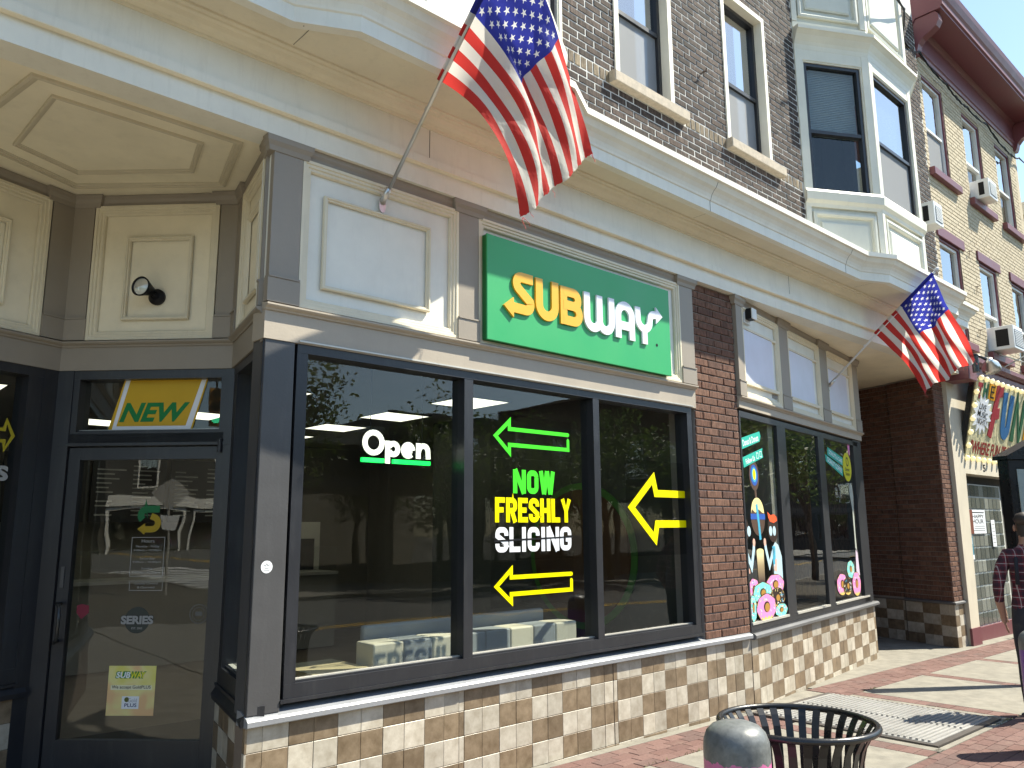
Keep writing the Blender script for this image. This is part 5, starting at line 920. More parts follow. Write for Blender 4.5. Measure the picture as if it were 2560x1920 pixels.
# ---- metal pavement hatch
t = thing('pavement_hatch', (7.44, -0.87, gz(7.44)), 'ribbed steel double-leaf hatch set in the pavement before the doughnut shop', 'hatch'); M_STEEL = paint('worn_steel', (0.40, 0.395, 0.385), 0.45, metal=0.5, dirt=0.15, streak=False); M_EDGE = paint('dark_steel_edge', (0.10, 0.09, 0.085), 0.5, metal=0.4)
m = MB()
for a, b, c, d_ in ((6.72, 8.16, -1.66, -1.61), (6.72, 8.16, -0.13, -0.08), (6.72, 6.77, -1.61, -0.13), (8.11, 8.16, -1.61, -0.13)): m.slab([(a, c), (b, c), (b, d_), (a, d_)], -0.02, 0.012, slope=True)
m.build('frame', M_EDGE, t)
for a, b in ((6.775, 7.435), (7.445, 8.105)):
    m = MB(); m.slab([(a, -1.605), (b, -1.605), (b, -0.135), (a, -0.135)], -0.01, 0.014, slope=True); lf = m.build('leaf', M_STEEL, t)
    r = MB(); y = -1.58
    while y < -0.16: r.slab([(a + 0.02, y), (b - 0.02, y), (b - 0.02, y + 0.020), (a + 0.02, y + 0.020)], 0.0145, 0.026, slope=True); y += 0.046
    r.build('rib', M_STEEL, lf, kind='stuff')
# ---- litter bin with flared slats
BX, BY = 3.40, -2.352; BG = gz(BX); t = thing('litter_bin', (BX, BY, BG), 'black steel litter bin with flared slatted sides on the pavement', 'litter bin'); M_BIN = paint('black_bin_enamel', (0.012, 0.012, 0.013), 0.28, dirt=0.05, dirtcol=(0.1, 0.1, 0.1)); rz = 0.785
prof = [(0.322, 0.0), (0.300, -0.03), (0.276, -0.075), (0.262, -0.13), (0.256, -0.20), (0.255, -0.62)]
m = MB(); m.lathe((BX, BY, rz), [(0.327 + 0.014 * math.cos(R(a)), 0.014 * math.sin(R(a))) for a in range(0, 361, 30)], 64); m.build('rim', M_BIN, t, True)
n = 30
for k in range(n):
    a = 2 * math.pi * k / n; ca, sa = math.cos(a), math.sin(a); tx, ty = -sa, ca; hw = 0.0165; vs = []
    for r, z in prof:
        for dr, s in ((0, -1), (0, 1), (-0.006, 1), (-0.006, -1)): vs.append((BX + (r + dr) * ca + tx * s * hw, BY + (r + dr) * sa + ty * s * hw, rz + z))
    m = MB(); m.add(vs, [(q * 4 + j, q * 4 + (j + 1) % 4, (q + 1) * 4 + (j + 1) % 4, (q + 1) * 4 + j) for q in range(len(prof) - 1) for j in range(4)]); m.build('slat', M_BIN, t)
for zz, hh in ((0.40, 0.04), (0.10, 0.05)): m = MB(); m.lathe((BX, BY, zz + BG), [(0.258, 0), (0.262, 0), (0.262, hh), (0.258, hh), (0.258, 0)], 48); m.build('hoop', M_BIN, t, True)
m = MB(); m.lathe((BX, BY, BG + 0.06), [(0.0, 0), (0.235, 0), (0.238, 0.30), (0.232, 0.30), (0.228, 0.01), (0, 0.01)], 40); m.build('liner', M_BIN, t, True)
m = MB(); m.lathe((BX, BY, BG), [(0.0, 0), (0.17, 0), (0.17, 0.03), (0.05, 0.05), (0.05, 0.08), (0, 0.08)], 24); m.build('foot', M_BIN, t, True)
# ---- painted bollards
def bollard(x, y, top, body, lab, seed, zb):
    t = thing('bollard', (x, y, gz(x)), lab, 'bollard', 'painted pavement bollards'); m2, nt, b = nodes('flaking_bollard_paint_%d' % seed); g = N(nt, 'ShaderNodeNewGeometry'); sx = N(nt, 'ShaderNodeSeparateXYZ'); nt.links.new(g.outputs['Position'], sx.inputs[0])
    nz = noise(nt, pos(nt, (1, 1, 0.25)), 16, 5, 0.6); lv = math_(nt, 'ADD', sx.outputs[2], math_(nt, 'MULTIPLY', math_(nt, 'SUBTRACT', nz, 0.5), 0.07)); f = math_(nt, 'GREATER_THAN', lv, zb)
    n2 = noise(nt, pos(nt), 40, 6); gc = mixc(nt, ramp(nt, n2, [(0.35, 0.0), (0.7, 1.0)]), (0.105, 0.113, 0.115), (0.17, 0.18, 0.182)); pc = mixc(nt, ramp(nt, n2, [(0.3, 0.0), (0.75, 1.0)]), [c * 0.85 for c in body], body)
    nt.links.new(mixc(nt, f, pc, gc), b.inputs['Base Color']); b.inputs['Roughness'].default_value = 0.38; bump(nt, b, math_(nt, 'ADD', math_(nt, 'MULTIPLY', f, 2.0), n2), 0.35, 0.003)
    z = top - gz(x); r = 0.126; pr = [(0.0, z), (0.03, z - 0.001), (0.06, z - 0.006), (0.09, z - 0.018), (0.112, z - 0.04), (0.123, z - 0.07), (r, z - 0.10), (r, 0.06)]
    m = MB(); m.lathe((x, y, gz(x)), pr[::-1], 44); m.build('post', m2, t, True); m = MB(); m.lathe((x, y, gz(x)), [(r + 0.03, 0), (r + 0.03, 0.03), (r + 0.004, 0.07), (r, 0.07)], 36); m.build('base_collar', m2, t, True)
bollard(2.855, -2.395, 0.885, (0.62, 0.16, 0.36), 'pink bollard with flaking grey dome beside the black litter bin', 1, 0.745)
bollard(7.17, -2.28, 0.845, (0.17, 0.06, 0.36), 'purple bollard with grey top in front of the plaid shirt person', 2, 0.70)
# ---- poster case on the pavement
t = thing('poster_case', (10.75, -1.62, gz(10.7)), 'black roofed poster case on a post behind the plaid shirt person', 'display case'); CF = Fr(10.25, -1.36, -32)
m = MB(); m.box(CF, 0, 0.9, -0.16, 0, 1.18, 2.36); m.build('cabinet', M_BIN, t, bevel=0.01); m = MB(); m.poly(CF, [(-0.03, 2.36), (0.93, 2.36), (0.93, 2.40), (0.45, 2.62), (-0.03, 2.40)], -0.19, 0.03); m.build('roof', M_BIN, t); m = MB(); m.box(CF, 0.10, 0.80, 0.0, 0.006, 1.30, 2.25); m.build('poster', paint('pale_poster', (0.42, 0.46, 0.47), 0.6, streak=False), t); g = MB(); g.box(CF, 0.08, 0.82, 0.010, 0.014, 1.28, 2.27); g.build('pane', M_GLASS, t)
m = MB(); m.box(CF, 0.40, 0.50, -0.13, -0.03, gz(10.6), 1.18); m.build('post', M_BIN, t)

# ================================================================== TAN BUILDING
TB = thing('tan_building', (16.0, 2.0, -0.1), 'tan painted brick building with maroon cornice and window trim at the right', 'building'); TF = Fr(0, 0.2, 0)
UH = [(13.58, 14.52), (15.46, 16.40), (17.28, 18.20)]; holes = [(a, b, 7.48, 9.21) for a, b in UH] + [(a + 0.03, b + 0.04, 4.62, 6.30) for a, b in UH]
m = MB(); wall_holes(m, TF, 13.345, 18.75, 4.30, 10.2, holes, -0.35, -0.006); TW = m.build('wall', paint('tan_mortar', (0.42, 0.355, 0.26), 0.95, streak=False), TB)
m = MB(); m.box(Fr(18.75, 0, 90), 0.2, 8, -0.2, 0.0, -0.3, 10.2); m.build('side_wall', M_TAN, TB)
lay_bricks([(bricks(TF, 13.35, 18.745, 4.33, 9.53, holes, 0.215, 0.0715, 0.009), M_TAN, TW)], 290)
def cornice_box(nm, s0, s1, o0, o1, z0, z1, mat=M_MAROON): m = MB(); m.cbox(TF, s0, s1, o0, o1, z0, z1, 0.006); return m.build(nm, mat, TB)
for k, (a, b) in enumerate(UH):
    sash(TB, TF, a, b, 7.485, 9.205, 8.27, 0.035, M_MAROON, M_VINYL, 0.12, sill=(a - 0.06, b + 0.27, 7.35, 7.48, 0.085, M_MAROON), screen=(k == 0), shades=None, tm_o=-0.015)
    sash(TB, TF, a + 0.03, b + 0.04, 4.625, 6.295, 5.37, 0.035, M_MAROON, M_VINYL, 0.12, sill=(a - 0.03, b + 0.2, 4.49, 4.62, 0.085, M_MAROON), screen=False, tm_o=-0.015, upper_glass=glass('tree_sash_glass', (0.5, 0.55, 0.55), 0.2, 1.2, 0.02, 2.0) if k == 0 else MATS['tg'])
    if k == 0: MATS['tg'] = bpy.data.materials['tree_sash_glass']
    cornice_box('lintel', a - 0.06, b + 0.22, -0.05, 0.030, 6.30, 6.475)
MATS['tg'] = bpy.data.materials['tree_sash_glass']
m = MB(); m.sweep([(13.30, 0.2), (18.78, 0.2)], [(-0.05, 9.53), (0.02, 9.53), (0.03, 9.58), (0.05, 9.60), (0.05, 9.66), (0.03, 9.67), (0.03, 9.98), (0.05, 10.0), (0.09, 10.06), (0.50, 10.06), (0.50, 10.10), (0.53, 10.12), (0.53, 10.20), (0.56, 10.24), (0.60, 10.34), (0.62, 10.42), (-0.05, 10.50)]); m.build('cornice', M_MAROON, TB)
for x in (13.02 + 0.30, 18.62):
    m = MB(); pts = [(0.0, 9.45), (0.05, 9.45), (0.08, 9.52), (0.10, 9.60), (0.17, 9.68), (0.30, 9.74), (0.40, 9.80), (0.45, 9.90), (0.44, 10.0), (0.40, 10.05), (0.0, 10.05)]
    vs = [(x + dx, 0.2 - o, z) for dx in (0, 0.16) for o, z in pts]; q = len(pts); m.add(vs, [tuple(range(q)), tuple(range(2 * q - 1, q - 1, -1))] + [(j, j + q, (j + 1) % q + q, (j + 1) % q) for j in range(q)]); m.build('cornice_bracket', M_MAROON, TB)
m = MB(); m.box(TF, 13.34, 18.75, -3, -0.3, 10.1, 10.4); m.build('roof', M_MAROON, TB)
# iron hooks on the wall
for x, z in ((14.95, 6.35), (15.15, 5.75), (15.05, 4.95), (16.9, 7.9), (17.0, 5.0)): m = MB(); m.tube([TF.p(x, -0.02, z), TF.p(x, 0.05, z), TF.p(x + 0.07, 0.06, z + 0.02)], 0.006, 5); m.tube([TF.p(x, 0.03, z), TF.p(x - 0.03, 0.02, z - 0.14)], 0.005, 5); m.build('iron_hook', bpy.data.materials['rusty_iron'], TB)
# ground floor
M_STUC = paint('cream_stucco', (0.56, 0.50, 0.40), 0.9, dirt=0.15, bmp=0.4); SF = Fr(0, 0.25, 0)
m = MB(); m.poly(SF, [(13.375, -0.3), (13.72, -0.3), (13.84, 2.44), (18.7, 2.44), (18.7, 3.97), (13.375, 3.97)], -0.25, 0.0); m.build('stucco_front', M_STUC, TB)
m = MB(); m.box(SF, 13.36, 13.74, -0.02, 0.015, -0.3, 0.12); m.build('plinth', M_MAROON, TB)
cornice_box('string_course', 13.36, 18.72, -0.3, 0.10, 3.975, 4.32); m = MB(); m.sweep([(13.36, 0.1), (18.72, 0.1)], [(-0.02, 4.20), (0.03, 4.20), (0.08, 4.26), (0.08, 4.33), (-0.02, 4.34)]); m.build('string_course', M_MAROON, TB)
cornice_box('corbel', 13.36, 13.72, -0.05, 0.30, 3.85, 4.22)
m = MB(); m.box(SF, 13.7, 18.7, -0.26, -0.255, -0.3, 2.44); m.build('recess_wall', M_DARK, TB); m = MB(); m.box(SF, 13.75, 15.9, -0.30, -0.12, -0.3, 0.06); m.build('plinth', M_MAROON, TB)
gbm, gnt, gb = nodes('glass_block'); gnt.links.new(ramp(gnt, rnd(gnt), [(0.0, (0.07, 0.08, 0.07)), (0.6, (0.15, 0.16, 0.14)), (1.0, (0.32, 0.33, 0.29))]), gb.inputs['Base Color']); gb.inputs['Roughness'].default_value = 0.12; gb.inputs['Specular IOR Level'].default_value = 0.9; wv = N(gnt, 'ShaderNodeTexWave'); wv.inputs['Scale'].default_value = 14; wv.inputs['Distortion'].default_value = 1.5; gnt.links.new(pos(gnt), wv.inputs[0]); bump(gnt, gb, wv.outputs['Fac'], 0.25, 0.01)
m = MB(); m.box(SF, 13.76, 15.9, -0.25, -0.155, 0.06, 2.30); GW = m.build('glass_block_wall', paint('block_mortar', (0.55, 0.55, 0.50), 0.9, streak=False), TB)
for r in range(11):
    for c in range(10): brick_obj('glass_block', (SF, 13.79 + c * 0.205, 0.075 + r * 0.202, 0.195, 0.192, -0.145), gbm, GW, 0.02, 0.012)
m = MB(); m.box(SF, 13.95, 14.22, -0.14, -0.09, 1.50, 1.88); tag(m.build('mailbox', paint('rust_red_box', (0.16, 0.04, 0.02), 0.6), None), 'rust red wall box beside the happy hour poster', 'wall box')
t = thing('blue_notice', (14.1, 0.37, 1.1), 'blue and white card under the red wall box', 'notice'); m = MB(); m.box(SF, 13.98, 14.22, -0.13, -0.125, 1.16, 1.46); m.build('card', vin('sea_blue_print', (0.03, 0.22, 0.32)), t); m = MB(); m.box(SF, 14.02, 14.18, -0.125, -0.122, 1.34, 1.43); m.build('emblem', V_WHT, t); m = MB(); m.box(SF, 13.98, 14.22, -0.125, -0.122, 1.10, 1.17); m.build('white_strip', V_WHT, t)
t = thing('paper_poster', (14.55, 0.37, 1.5), 'white handwritten HAPPY HOUR poster taped to the glass blocks', 'poster'); m = MB(); m.poly(SF, [(14.24, 1.56), (14.34, 1.50), (14.92, 1.50), (14.93, 1.88), (14.23, 1.88)], -0.13, -0.128); m.build('paper', V_WHT, t)
text('lettering', 'HAPPY', SF, (14.32, 14.86, 1.745, 1.805), -0.127, V_BLK, t, bold=0.01); text('lettering', 'HOUR', SF, (14.32, 14.82, 1.66, 1.73), -0.127, V_BLK, t, bold=0.01)
for k in range(3): m = MB(); m.box(SF, 14.34 + 0.03 * k, 14.86, -0.128, -0.127, 1.545 + 0.035 * k, 1.552 + 0.035 * k); m.build('written_line', V_BLK, t)
m = MB(); m.box(SF, 14.30, 14.88, -0.128, -0.127, 1.83, 1.845); m.build('written_line', V_BLK, t)
t = thing('narrow_notice', (15.28, 0.37, 1.3), 'narrow white notice hung on the glass blocks', 'notice'); m = MB(); m.box(SF, 15.18, 15.36, -0.13, -0.128, 1.28, 1.72); m.build('paper', V_WHT, t); m = MB()
for k in range(6): m.box(SF, 15.21, 15.33, -0.128, -0.127, 1.34 + k * 0.06, 1.352 + k * 0.06)
m.build('written_line', V_FILM, t, kind='stuff')
t = thing('house_number', (14.72, 0.24, 2.5), 'black house number 5 over the stucco doorway', 'number'); text('digit', '5', SF, (14.66, 14.78, 2.50, 2.62), 0.003, V_BLK, t, bold=0.02)
# ---- tilted canvas sign with bulbs
class Tilt:
    def p(f, s, o, v): return (s, 0.25 - 0.2299 * v - 0.9732 * o, 2.67 + 0.9732 * v - 0.2299 * o)
TS = Tilt(); t = thing('bar_sign', (15.8, 0.1, 2.67), 'cream canvas bar sign with colourful THE FUN lettering and light bulbs', 'sign'); TH = 1.32
cm, cnt, cb = nodes('cream_canvas'); nn = noise(cnt, pos(cnt), 4, 6); cnt.links.new(mixc(cnt, nn, (0.50, 0.44, 0.24), (0.62, 0.57, 0.36)), cb.inputs['Base Color']); cb.inputs['Roughness'].default_value = 0.7; bump(cnt, cb, noise(cnt, pos(cnt, (1, 1, 0.4)), 7, 3), 0.8, 0.05)
m = MB(); m.box(TS, 13.85, 18.0, -0.10, -0.02, 0.0, TH); m.build('cabinet', M_BIN, t); m = MB(); m.box(TS, 13.88, 17.97, -0.02, 0.0, 0.03, TH - 0.03); m.build('canvas', cm, t)
V_SR = vin('sign_red', (0.36, 0.035, 0.05)); V_SB = vin('sign_blue', (0.03, 0.14, 0.33)); V_SGR = vin('sign_green', (0.025, 0.12, 0.06)); V_SO = vin('sign_orange', (0.70, 0.32, 0.02))
def sgn(pts, mt, nm='letter', o=0.0): m = MB(); m.poly(TS, pts, o, o + 0.012); m.build(nm, mt, t)
m = MB(); m.stroke(TS, [(14.80, 0.42), (14.95, 1.20), (15.18, 1.22)], 0.20, 0, 0.012); m.stroke(TS, [(14.88, 0.80), (15.12, 0.84)], 0.18, 0.0, 0.0125); m.build('letter', V_SR, t)
m = MB(); m.stroke(TS, [(15.33, 1.22), (15.36, 0.75)] + arc(15.52, 0.66, 0.14, 180, 360, 8) + [(15.68, 1.20)], 0.20, 0, 0.012); m.build('letter', V_SB, t)
m = MB(); m.stroke(TS, [(15.93, 0.42), (15.97, 1.18), (16.32, 0.44), (16.40, 1.18)], 0.19, 0, 0.012); m.build('letter', V_SGR, t)
m = MB(); m.stroke(TS, [(16.66, 0.46), (16.70, 1.18)], 0.22, 0, 0.012); m.build('letter', V_SO, t)
text('letter', 'T', TS, (13.98, 14.20, 0.99, 1.25), 0.003, V_SR, t, bold=0.07); text('letter', 'H', TS, (14.24, 14.46, 1.03, 1.27), 0.003, V_SGR, t, bold=0.07)
sgn(rect(14.49, 14.80, 1.02, 1.28), V_SO, 'patch'); text('letter', 'E', TS, (14.55, 14.74, 1.05, 1.25), 0.014, V_BLK, t, bold=0.0)
star = []
for k in range(28): a = 2 * math.pi * k / 28; r = (0.46 if k % 2 else 0.30); star.append((14.33 + r * math.cos(a), 0.75 + r * 0.72 * math.sin(a)))
sgn(star, V_WHT, 'starburst'); 
for wds, a, b, c, d_ in (('LIVE', 14.14, 14.46, 0.82, 0.92), ('MUSIC', 14.10, 14.56, 0.70, 0.80), ('NIGHTLY', 14.12, 14.60, 0.58, 0.68)): text('lettering', wds, TS, (a, b, c, d_), 0.015, V_BLK, t, bold=0.01, rot=-4)
text('lettering', '"WHERE FUN PEO', TS, (14.03, 15.95, 0.10, 0.32), 0.004, vin('sign_dark_red', (0.28, 0.02, 0.02)), t, bold=0.02)
M_BULB = glow('warm_bulb', (1.0, 0.85, 0.45), 0.25, (0.85, 0.78, 0.55))
bl = [(13.90 + k * 0.255, 0.02) for k in range(14)] + [(14.0 + k * 0.255, TH - 0.0) for k in range(14)] + [(13.88, 0.22 + k * 0.215) for k in range(5)]
for s_, v_ in bl: m = MB(); m.lathe(TS.p(s_, 0.025, v_), [(0.0, -0.042), (0.025, -0.036), (0.042, 0.0), (0.025, 0.036), (0.0, 0.042)], 10); m.build('bulb', M_BULB, t, True)
# ---- floodlight, cable, air conditioners
t = thing('floodlight', (13.45, 0.0, 4.2), 'white spun reflector floodlight on a black arm above the bar sign', 'lamp'); m = MB(); m.tube([(13.42, 0.15, 4.25), (13.45, -0.20, 4.22), (13.55, -0.34, 4.12)], 0.022, 8); m.build('arm', M_BIN, t, True); q = Vector((0, 0, 1)).rotation_difference(Vector((0.75, 0.1, -0.55)).normalized()).to_matrix(); m = MB(); m.lathe((13.55, -0.34, 4.12), [(0, -0.04), (0.05, -0.03), (0.06, 0.02), (0.12, 0.10), (0.135, 0.18), (0.128, 0.18), (0.10, 0.10), (0, 0.04)], 24, 0, q); m.build('reflector', M_CHROME, t, True); m = MB(); m.tube([(13.45, -0.18, 4.2), (13.45, -0.18, 3.95)], 0.05, 10); m.build('junction_box', M_BIN, t)
def cable(pts, nm, lab, r=0.012):
    P = [Vector(p) for p in pts]; o = []
    for a, b in zip(P, P[1:]): o += [a.lerp(b, k / 10) - Vector((0, 0, 0.05 * math.sin(math.pi * k / 10))) + Vector((0, 0, 0.012 * math.sin(k * 3.1 + a.x))) for k in range(10)]
    o.append(P[-1]); m = MB(); m.tube(o, r, 6); o2 = [p + Vector((0.0, -0.012, 0.018 * math.sin(k * 1.3))) for k, p in enumerate(o)]; t = thing(nm, P[0], lab, 'cable'); m.build('strand', V_BLK, t, True); m = MB(); m.tube(o2, r * 0.8, 6); m.build('strand', V_BLK, t, True)
cable([(9.7, -0.75, 8.6), (10.9, -0.55, 8.75), (12.3, 0.0, 9.18), (13.4, 0.13, 9.48), (14.6, 0.13, 9.36), (15.6, 0.13, 9.30), (16.7, 0.13, 9.36), (17.8, 0.13, 9.18), (18.74, 0.13, 9.30), (21, 0.0, 9.3)], 'service_cable', 'twisted black service cable strung under the maroon cornice')
def aircon(x, z, w_, h, d, lab, o=0.2):
    t = thing('air_conditioner', (x + w_ / 2, o - d / 2, z), lab, 'air conditioner', 'window air conditioners'); f = Fr(0, o, 0); M_ = M_VINYL; m = MB(); m.box(f, x, x + w_, -0.1, d, z, z + h); m.build('casing', M_, t, bevel=0.012)
    m = MB(); m.box(f, x + 0.05, x + w_ - 0.05, d, d + 0.006, z + 0.05, z + h - 0.07); m.build('coil', paint('grey_fins', (0.16, 0.18, 0.22), 0.5, streak=False), t)
    for k in range(9): m = MB(); m.box(f, x + 0.05, x + w_ - 0.05, d + 0.006, d + 0.012, z + 0.06 + k * (h - 0.14) / 9, z + 0.07 + k * (h - 0.14) / 9); m.build('grille_bar', M_VINYL, t)
    s_ = Fr(x, 0, -90); m = MB(); m.box(s_, -o + 0.10, -o + d - 0.08, 0.0, 0.005, z + 0.06, z + h - 0.06); m.build('side_vent', V_BLK, t)
aircon(15.62, 7.50, 0.44, 0.36, 0.27, 'small white air conditioner in the upper middle window of the tan building'); aircon(15.60, 4.66, 0.54, 0.42, 0.38, 'larger white air conditioner in the lower middle window of the tan building')
m = MB(); m.tube([(15.7, 0.1, 4.60), (16.1, -0.2, 4.45), (16.2, -0.28, 4.66), (15.9, 0.1, 4.40)], 0.012, 6); m.build('bracket', M_STRIP, bpy.data.objects['air_conditioner.001'])
aircon(12.28, 6.06, 0.34, 0.36, 0.26, 'air conditioner side sticking out beside the right bay window', 0.05)
# ---- neighbour beyond
t = thing('far_building', (24, 3, -0.3), 'cream building edge beyond the tan building', 'building'); m = MB(); m.box(W0, 20.5, 30, -8, 0.4, -0.5, 8.6); m.build('wall', M_STUC, t); m = MB(); m.box(W0, 20.3, 30.2, -8, 0.6, 8.6, 8.9); m.build('roof_edge', M_WFR, t)
for k in range(3): m = MB(); m.box(W0, 21.5 + k * 2.4, 22.6 + k * 2.4, 0.4, 0.42, 5.2, 7.0); m.build('window', M_GLASSU, t)

# ================================================================== PERSON
def person(x, y, face, lab):
    g = gz(x); root = thing('person', (x, y, g), lab, 'person', None, face)
    V = []; E = []; Rd = []
    def ch(pts, prev=None):
        ids = []
        for px, py, pz, r in pts:
            V.append((px, py, pz)); Rd.append(r); i = len(V) - 1
            if prev is not None: E.append((prev, i))
            prev = i; ids.append(i)
        return ids
    # x right of the body, y forward
    sp = ch([(0, 0, 0.96, (0.17, 0.125)), (0, 0.01, 1.08, (0.165, 0.125)), (0, 0.02, 1.22, (0.17, 0.125)), (0, 0.0, 1.36, (0.175, 0.115)), (0, -0.01, 1.455, (0.11, 0.085)), (0, 0.0, 1.515, (0.058, 0.058)), (0, 0.015, 1.58, (0.062, 0.066)), (0, 0.03, 1.64, (0.076, 0.092)), (0, 0.03, 1.72, (0.073, 0.088)), (0, 0.025, 1.78, (0.04, 0.05))])
    for s in (-1, 1):
        ch([(s * 0.095, 0, 0.86, (0.098, 0.10)), (s * 0.105, 0.01, 0.66, (0.085, 0.088)), (s * 0.11, 0.02, 0.48, (0.066, 0.068)), (s * 0.115, 0.0, 0.28, (0.062, 0.064)), (s * 0.115, -0.01, 0.10, (0.05, 0.052)), (s * 0.12, 0.03, 0.045, (0.045, 0.04)), (s * 0.13, 0.16, 0.032, (0.042, 0.03))], sp[0])
        a = ch([(s * 0.165, -0.01, 1.41, (0.072, 0.07)), (s * 0.225, -0.03, 1.28, (0.060, 0.060)), (s * 0.265, -0.06, 1.12, (0.052, 0.052)), (s * 0.262, 0.0, 0.98, (0.042, 0.042)), (s * 0.245, 0.05, 0.875, (0.030, 0.032)), (s * 0.238, 0.07, 0.82, (0.036, 0.024))], sp[3])
        for k, (dy, ln) in enumerate(((-0.022, 0.075), (-0.007, 0.085), (0.008, 0.08), (0.022, 0.065))): ch([(s * 0.236, 0.075 + dy, 0.785, (0.010, 0.010)), (s * 0.226, 0.082 + dy, 0.785 - ln * 0.6, (0.009, 0.009)), (s * 0.212, 0.084 + dy, 0.785 - ln, (0.007, 0.007))], a[-1])
        ch([(s * 0.220, 0.105, 0.825, (0.011, 0.011)), (s * 0.208, 0.122, 0.79, (0.009, 0.009))], a[-2])
    me = bpy.data.meshes.new('body'); me.from_pydata(V, E, []); ob = bpy.data.objects.new('body', me); COL.objects.link(ob)
    md = ob.modifiers.new('skin', 'SKIN'); md.use_smooth_shade = True; sv = me.skin_vertices[0].data
    for k, r in enumerate(Rd): sv[k].radius = r; sv[k].use_root = (k == 0)
    ob.modifiers.new('sub', 'SUBSURF').levels = 2; ob.modifiers['sub'].render_levels = 2
    bpy.context.view_layer.update(); nm = bpy.data.meshes.new_from_object(ob.evaluated_get(bpy.context.evaluated_depsgraph_get())); nm.name = 'body'; ob.modifiers.clear(); ob.data = nm
    pl, nt, b = nodes('plaid_shirt'); tc = N(nt, 'ShaderNodeTexCoord'); sx = N(nt, 'ShaderNodeSeparateXYZ'); nt.links.new(tc.outputs['Object'], sx.inputs[0]); rad = math_(nt, 'ADD', sx.outputs[0], math_(nt, 'MULTIPLY', sx.outputs[1], 0.6))
    def band(v, per, w_, ph): return math_(nt, 'LESS_THAN', math_(nt, 'FLOORED_MODULO', math_(nt, 'ADD', v, ph), per), w_)
    c = mixc(nt, math_(nt, 'MULTIPLY', band(sx.outputs[2], 0.075, 0.034, 0), 0.6), (0.16, 0.022, 0.035), (0.016, 0.014, 0.025)); c = mixc(nt, math_(nt, 'MULTIPLY', band(rad, 0.07, 0.032, 0), 0.6), c, (0.012, 0.012, 0.02)); c = mixc(nt, math_(nt, 'MULTIPLY', band(sx.outputs[2], 0.075, 0.006, 0.02), 0.8), c, (0.40, 0.36, 0.36)); c = mixc(nt, math_(nt, 'MULTIPLY', band(rad, 0.07, 0.006, 0.02), 0.8), c, (0.40, 0.36, 0.36))
    nt.links.new(c, b.inputs['Base Color']); b.inputs['Roughness'].default_value = 0.9; bump(nt, b, noise(nt, tc.outputs['Object'], 9, 4), 0.8, 0.04)
    for mt in (pl, paint('dark_jeans', (0.018, 0.02, 0.03), 0.85, streak=False), paint('skin', (0.36, 0.20, 0.14), 0.5, var=0.05, streak=False, dirt=0), plain('dark_hair', (0.03, 0.022, 0.018), 0.6), plain('black_shoe', (0.012, 0.012, 0.012), 0.4)): nm.materials.append(mt)
    for p in nm.polygons:
        c = p.center; arm = abs(c.x) > 0.19 and 0.65 < c.z < 1.42; k = 0
        if c.z < 0.095: k = 4
        elif c.z < 0.93 and not arm: k = 1
        elif arm and c.z < 0.985: k = 2
        elif c.z > 1.50: k = 3 if (c.z > 1.70 or (c.y < 0.01 and c.z > 1.58)) else 2
        p.material_index = k
    ob.location = (x, y, g); ob.rotation_euler = (0, 0, face); par(ob, root, WM[root.name].copy())
    F = lambda a, b_, c: WM[root.name] @ Vector((a, b_, c))
    def blob(nm_, c, r, mt): m = MB(); cc = F(*c); m.lathe(cc, [(0.001, -r[2]), (r[0] * 0.7, -r[2] * 0.7), (r[0], 0), (r[0] * 0.7, r[2] * 0.7), (0.001, r[2])], 12, 0, Matrix.Rotation(face, 3, 'Z') @ Matrix.Diagonal((1, r[1] / r[0], 1))); m.build(nm_, mt, root, True)
    sk = nm.materials[2]
    for s in (-1, 1): blob('ear', (s * 0.080, 0.02, 1.655), (0.014, 0.024, 0.032), sk); blob('eye', (s * 0.032, 0.112, 1.665), (0.012, 0.010, 0.010), V_WHT)
    blob('nose', (0, 0.128, 1.635), (0.014, 0.022, 0.024), sk); blob('mouth', (0, 0.116, 1.595), (0.024, 0.008, 0.007), vin('lip_red', (0.30, 0.10, 0.09))); blob('hair', (0, 0.005, 1.735), (0.086, 0.105, 0.068), nm.materials[3])
    m = MB(); m.tube([F(-0.13, 0.10, 1.10), F(-0.11, 0.10, 1.30), F(-0.09, 0.02, 1.47), F(-0.10, -0.10, 1.38), F(-0.11, -0.135, 1.15)], 0.017, 8); m.build('shoulder_strap', plain('navy_strap', (0.012, 0.013, 0.02), 0.8), root, True)
person(8.58, -1.90, R(-72), 'person in plaid shirt and dark trousers cut by the right frame edge')
# ================================================================== ACROSS THE STREET (seen in the shop glass)
M_BARK = paint('tree_bark', (0.09, 0.07, 0.055), 0.95, var=0.3, scale=12); 
def leafmat(name, a, b):
    m, nt, bs = nodes(name); r = rnd(nt); nt.links.new(mixc(nt, r, a, b), bs.inputs['Base Color']); bs.inputs['Roughness'].default_value = 0.55
    tl = N(nt, 'ShaderNodeBsdfTranslucent'); nt.links.new(mixc(nt, r, [x * 1.4 for x in a], [x * 1.4 for x in b]), tl.inputs[0]); mx = N(nt, 'ShaderNodeMixShader'); mx.inputs[0].default_value = 0.4
    nt.links.new(bs.outputs[0], mx.inputs[1]); nt.links.new(tl.outputs[0], mx.inputs[2]); nt.links.new(mx.outputs[0], nt.nodes['Material Output'].inputs[0]); return m
M_LEAF = leafmat('street_tree_leaf', (0.05, 0.09, 0.022), (0.13, 0.18, 0.045))
